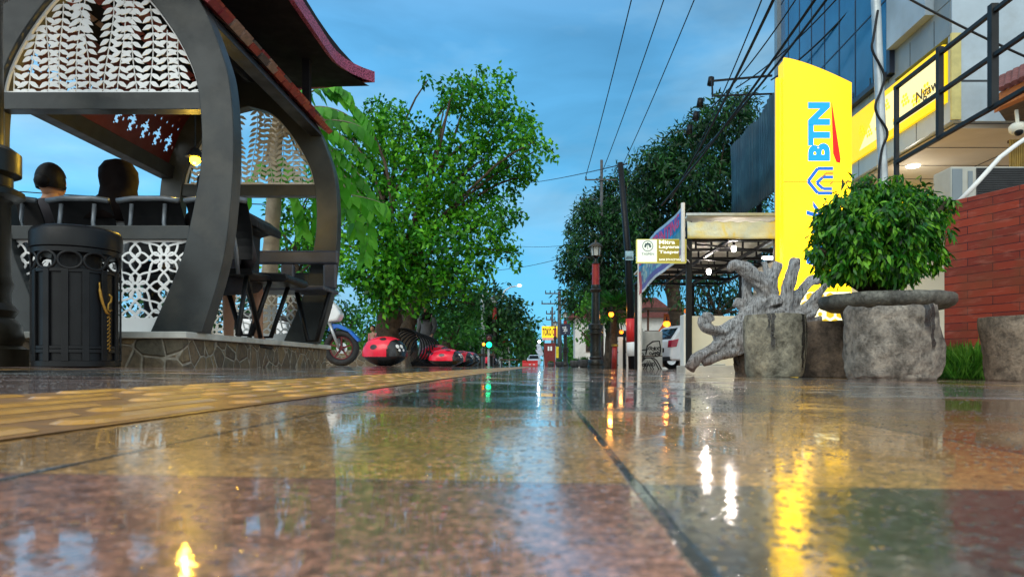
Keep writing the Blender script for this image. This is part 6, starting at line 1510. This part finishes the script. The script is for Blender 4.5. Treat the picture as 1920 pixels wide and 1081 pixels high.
# solar street lamp
SLY = 26
sl = thing('solar_lamp', 'grey solar street lamp with a tilted panel on a bent pole', 'street lamp', (X(905, SLY), SLY, .03))
mb = MB(); mb.tube([(X(906, SLY), SLY, .03), P(905, 600, SLY), P(904.5, 562, SLY), P(905.5, 554, SLY), P(916, 548, SLY)], [.075, .065, .06, .06, .05], 12); mb.build('pole', M['galv'], sl, smooth=True)
a, b = P(908, 533, SLY), P(927, 566, SLY); d = (b - a).normalized(); nn = Vector((d.z, 0, -d.x))
mb = MB(); mb.add([a + Vector((0, -.2, 0)), b + Vector((0, -.2, 0)), b + Vector((0, .35, 0)), a + Vector((0, .35, 0)), a + nn * .05 + Vector((0, -.2, 0)), b + nn * .05 + Vector((0, -.2, 0)), b + nn * .05 + Vector((0, .35, 0)), a + nn * .05 + Vector((0, .35, 0))], [(0,1,2,3),(4,7,6,5),(0,4,5,1),(1,5,6,2),(2,6,7,3),(3,7,4,0)]); mb.build('solar_panel', mat('panel_frame', (.30, .34, .36), .35, .3), sl)
# tall street lamp, lit
AL = 52
al = thing('arm_street_lamp', 'tall street lamp with a curved arm and a lit white head over the tree', 'street lamp', (X(946, AL), AL, 0))
mb = MB(); mb.tube([(X(940, AL), AL, 0), P(940, 560, AL), P(946, 545, AL), P(957, 538, AL), P(969, 536, AL)], [.10, .07, .06, .05, .045], 10); mb.build('pole', M['galv'], al, smooth=True)
mb = MB(); mb.ball(P(974, 535, AL), (.17, .16, .09), 14, 8); mb.build('lamp_head', emit('white_street_light', (.95, 1.0, .98), 5), al, smooth=True)
# traffic light
TL = 22.6
tfl = thing('traffic_light', 'traffic light showing green under the trees', 'traffic light', (X(916, TL), TL, 0))
mb = MB(); mb.tube([(X(916, TL), TL + .1, 0), P(916, 640, TL + .1)], .04, 8); mb.build('pole', M['galv'], tfl)
mb = MB(); mb.box(P(917, 640, TL + .05), (.20, .10, .46)); mb.build('housing', M['black'], tfl, bevel=.02)
mb = MB(); mb.ball(P(917, 646, TL - .01), (.085, .04, .085), 14, 8); mb.build('green_lens', emit('green_signal', (.005, .9, .30), 6), tfl, smooth=True)
mb = MB(); mb.ball(P(917, 634, TL - .005), (.08, .03, .08), 12, 8); mb.build('red_lens', mat('dark_lens', (.08, .01, .01), .3), tfl, smooth=True)
am = thing('amber_lamp', 'small amber lamp glowing left of the green traffic light', 'lamp', P(907, 645, 22.4))
mb = MB(); mb.ball(P(907, 645, 22.4), .05, 12, 8); mb.build('globe', emit('amber', (1.0, .30, .02), 3), am, smooth=True)
mb = MB(); mb.tube([(X(907, 22.4), 22.45, 0), P(907, 645, 22.45)], .02, 6); mb.build('pole', M['steel_dark'], am)
# parked motorbikes and a distant car
dc = thing('distant_car', 'small pale car far away at the end of the street', 'car', (X(1001, 88), 88, -.06))
mb = MB(); mb.prism([(-.85, .3), (.85, .3), (.88, .9), (.66, 1.45), (-.66, 1.45), (-.88, .9)], 0, 3.6); lbuild(mb, 'body', mat('pale_blue_car', (.35, .45, .55), .3), dc, bevel=.08)
mb = MB(); mb.prism([(-.62, .98), (.62, .98), (.52, 1.38), (-.52, 1.38)], -.03, -.005); lbuild(mb, 'window', M['glass'], dc)
for sx in (-.68, .68):
    for yy in (.6, 2.9):
        mb = MB(); torus(mb, (sx, yy, .3), .2, .09, 18, 6, 'x'); lbuild(mb, 'wheel', M['tyre'], dc)
fw = thing('tree_belt', 'distant belt of dark trees closing the street', 'trees', (0, 120, 0)); fw['kind'] = 'stuff'
bl = []
for k in range(46):
    x = -75 + k * 3.3 + random.uniform(-1, 1)
    if abs(x - .5) < 2: continue
    hgt = random.uniform(2.2, 4.6)
    bl += [(Vector((x, 120 + random.uniform(-4, 4), hgt * u)), 2.0) for u in (.3, .8)]
crown('foliage', bl, 9, .9, .55, M['leaf_mid'], fw, twig=6)

# ================================================================== PEOPLE
def skin_body(joints, edges, root_i=0, head=None, head_r=.1, face=None, hands=(), shape=(1, 1.12, 1.28)):
    """one continuous body grown on a skeleton, with a shaped head and five-fingered hands"""
    me = bpy.data.meshes.new('body'); me.from_pydata([j[0] for j in joints], edges, []); o = bpy.data.objects.new('body', me); COL.objects.link(o)
    md = o.modifiers.new('skin', 'SKIN'); md.use_smooth_shade = True
    for v, j in zip(me.skin_vertices[0].data, joints): v.radius = (j[1], j[1] if len(j) < 3 else j[2]); v.use_root = False
    me.skin_vertices[0].data[root_i].use_root = True
    o.modifiers.new('sub', 'SUBSURF').levels = 2
    dg = bpy.context.evaluated_depsgraph_get(); m2 = bpy.data.meshes.new_from_object(o.evaluated_get(dg))
    mb = MB(); mb.add([v.co[:] for v in m2.vertices], [tuple(p.vertices) for p in m2.polygons])
    bpy.data.objects.remove(o); bpy.data.meshes.remove(me); bpy.data.meshes.remove(m2)
    if head is not None:
        h = Vector(head); f = Vector(face).normalized(); u = Vector((0, 0, 1)); s = f.cross(u).normalized(); Mx = Matrix((s, f, u)).transposed()
        b = MB(); b.ball((0, 0, 0), (head_r * shape[0] * .82, head_r * shape[1] * .95, head_r * shape[2]), 24, 18)
        for i, v in enumerate(b.v):
            x, y, z = v
            if z < 0: x *= 1 + .25 * z / head_r; 
            b.v[i] = (x, y + (.012 if y > 0 and z < -.03 else 0), z)
        b.ball((0, head_r * 1.05, -.01), (.013, .018, .022), 8, 6)
        for sg in (-1, 1): b.ball((sg * head_r * .82, -.005, -.005), (.012, .022, .03), 8, 6)
        b.ball((0, head_r * 1.0, -.055), (.024, .008, .007), 8, 6)
        mb.add([tuple(Mx @ Vector(v) + h) for v in b.v], b.f)
    for (w, d, side) in hands:      # wrist, direction, side of the thumb
        w, d, sd = Vector(w), Vector(d).normalized(), Vector(side).normalized(); n_ = d.cross(sd)
        mb.tube([w - d * .02, w + d * .03, w + d * .085], [.024, .036, .034], 10, flat=.55)
        for k, L in enumerate((.062, .075, .07, .055)):
            b0 = w + d * .08 + sd * (.026 - .0175 * k); mb.tube([b0, b0 + d * L * .4 + n_ * .004, b0 + d * L * .75 - n_ * .006, b0 + d * L - n_ * .018], [.0085, .008, .0075, .006], 7)
        b0 = w + d * .03 + sd * .028; mb.tube([b0, b0 + (d + sd * .8).normalized() * .03, b0 + (d * 1.3 + sd * .5).normalized() * .06], [.011, .010, .008], 7)
    return mb
def rot(mb, a, loc): return mb.xf(Matrix.Translation(loc) @ Matrix.Rotation(a, 4, 'Z'))
def person(label, loc, ang, pose, top_m, bottom_m, hair_m, scarf=False, bare_leg=False, scale=1.0, dress=False, shape=(1, 1.12, 1.28)):
    p = thing('person', label, 'person', loc); A = ang; S = Matrix.Scale(scale, 4)
    def put(mb, name, m, par=p, **kw):
        mb.xf(S); mb.xf(Matrix.Rotation(A, 4, 'Z')); return lbuild(mb, name, m, par, **kw)
    if pose == 'sit':
        hz = .50; ch = Vector((0, -.03, hz + .36)); nk = Vector((0, .0, hz + .50)); hd = Vector((0, .02, hz + .63))
        L = {}
        for s in (-1, 1): L[s] = dict(sh=(s*.17, -.02, hz+.42), el=(s*.22, .06, hz+.16), wr=(s*.10, .27, hz+.10), hp=(s*.09, .02, hz), kn=(s*.11, .44, hz+.02), an=(s*.12, .46, .09), to=(s*.13, .60, .03))
    else:
        hz = .84; ch = Vector((0, 0, hz + .38)); nk = Vector((0, .01, hz + .55)); hd = Vector((0, .03, hz + .67))
        L = {}
        for s in (-1, 1): L[s] = dict(sh=(s*.18, 0, hz+.47), el=(s*.24, -.02, hz+.18), wr=(s*.22, .12, hz-.02), hp=(s*.09, 0, hz), kn=(s*.09, .03, .46), an=(s*.09, 0, .08), to=(s*.10, .14, .03))
    j = [((0, 0, hz), .12, .10), (tuple(ch), .145, .10), (tuple(nk), .05), (tuple(hd), .055)]; e = [(0, 1), (1, 2), (2, 3)]
    for s in (-1, 1):
        k = len(j); q = L[s]
        j += [(q['sh'], .058), (q['el'], .042), (q['wr'], .028)]; e += [(1, k), (k, k+1), (k+1, k+2)]
        j += [(q['hp'], .085), (q['kn'], .058), (q['an'], .038), (q['to'], .032)]; e += [(0, k+3), (k+3, k+4), (k+4, k+5), (k+5, k+6)]
    hands = [(L[s]['wr'], Vector(L[s]['wr']) - Vector(L[s]['el']), (-s, .2, .1)) for s in (-1, 1)]
    put(skin_body(j, e, 0, hd, .098, (0, 1, 0), hands, shape), 'body', M['skin'], smooth=True)
    for sg in (-1, 1):
        mb = MB(); mb.ball(hd + Vector((sg * .032, .093, .012)), (.011, .008, .007), 8, 6); put(mb, 'eye', M['eye'], smooth=True)
    # top
    mb = MB(); secs = [(hz - .04, .15, .125, 0), (hz + .12, .145, .12, -.01), (hz + .30, .165, .125, -.025), (hz + .42, .175, .105, -.02), (hz + .50, .075, .07, 0)] if not dress else [(.12, .24, .2, 0), (.5, .21, .17, 0), (hz, .185, .15, 0), (hz + .2, .155, .12, 0), (hz + .38, .19, .125, 0), (hz + .5, .17, .10, 0), (hz + .57, .07, .06, .01)]
    n = 24; vs = []; fs = []
    for z, a, b, oy in secs:
        for q in range(n): t_ = 2*PI*q/n; vs.append((math.cos(t_)*a, math.sin(t_)*b + oy, z + .0))
    for i in range(len(secs) - 1):
        for q in range(n): fs.append((i*n+q, i*n+(q+1)%n, (i+1)*n+(q+1)%n, (i+1)*n+q))
    mb.add(vs, fs)
    for s in (-1, 1): q = L[s]; mb.tube([q['sh'], q['el'], Vector(q['el']).lerp(Vector(q['wr']), .9 if scarf else .15)], [.078, .058, .044], 12)
    put(mb, 'dress' if dress else 'shirt', top_m, smooth=True)
    if not dress:
        mb = MB()
        for s in (-1, 1):
            q = L[s]; end = [Vector(q['hp']).lerp(Vector(q['kn']), .9)] if bare_leg else [Vector(q['kn']), Vector(q['an'])]
            mb.tube([Vector((s*.05, -.06, hz)), q['hp']] + end, [.12, .112, .078, .055][:2 + len(end)], 12)
        put(mb, 'trousers', bottom_m, smooth=True)
    if scarf:
        mb = MB(); mb.lathe((0, 0, 0), [(.20, hz + .34 + (hz if 0 else 0)), (.185, hz + .44), (.12, hz + .54), (.112, hz + .60), (.122, hz + .67), (.118, hz + .73), (.085, hz + .785), (.03, hz + .81)] if pose == 'sit' else [(.20, hz + .38), (.18, hz + .48), (.11, hz + .58), (.112, hz + .64), (.118, hz + .72), (.10, hz + .79), (.05, hz + .835), (.01, hz + .84)], 28, 1, 1.12, .06); mb.v = [(v[0], v[1] - (.0 if v[2] > hz + .5 else .03) - .012, v[2]) for v in mb.v]
        put(mb, 'head_scarf', hair_m, smooth=True)
    else:
        mb = MB(); b = MB(); b.ball((0, 0, 0), (.094, .112, .136), 22, 14)
        keep = [f for f in b.f if not (sum(b.v[i][1] for i in f) / 4 > .045 and sum(b.v[i][2] for i in f) / 4 < .07) and sum(b.v[i][2] for i in f) / 4 > -.06]
        mb.add([tuple(Vector(v) + hd + Vector((0, -.012, .008))) for v in b.v], keep); mb.ball(hd + Vector((0, -.10, -.01)), (.055, .045, .05), 12, 8); put(mb, 'hair', hair_m, smooth=True)
    for s in (-1, 1):
        q = L[s]; mb = MB(); mb.tube([Vector(q['an']) + Vector((0, -.05, -.065)), Vector(q['to']) + Vector((0, .03, -.012))], [.04, .042], 10, flat=.5); put(mb, 'sandal', M['black_soft'], smooth=True)
    return p
M['shirt_dark'] = mat('dark_shirt', (.03, .025, .03), .8); M['shirt_grey'] = mat('grey_white_blouse', (.50, .51, .52), .8); M['trouser'] = mat('dark_trousers', (.02, .022, .03), .8); M['grey_dress'] = mat('grey_dress', (.10, .10, .105), .85, 0, .2, 7); M['pink'] = mat('pink_shirt', (.62, .16, .18), .8)
FB = FLOOR - .0
person('seated person with short dark hair seen from behind on the dark seats', (X(120, 5.25), 5.10, .255), 0, 'sit', M['shirt_dark'], M['trouser'], M['hair'])
person('seated person in a dark head scarf and pale blouse seen from behind', (X(249, 5.3), 5.14, .245), R(-12), 'sit', M['shirt_grey'], M['trouser'], M['hijab'], scarf=True)
person('seated person hidden behind the arch, bare lower legs showing under the bench', (-2.40, 5.2, .19), R(-1), 'sit', M['shirt_dark'], M['trouser'], M['hijab'], scarf=True, bare_leg=True)
person('woman in a grey dress and black head scarf standing behind the hooped tunnel', (X(800, 18.4), 18.4, .03), R(160), 'stand', M['grey_dress'], M['trouser'], M['hijab'], scarf=True, dress=True)
person('child in a pink shirt standing behind the large ladybird seat', (X(700, 16), 16, .05), R(150), 'stand', M['pink'], M['trouser'], M['hair'], scale=.56, shape=(1.1, 1.2, 1.25))
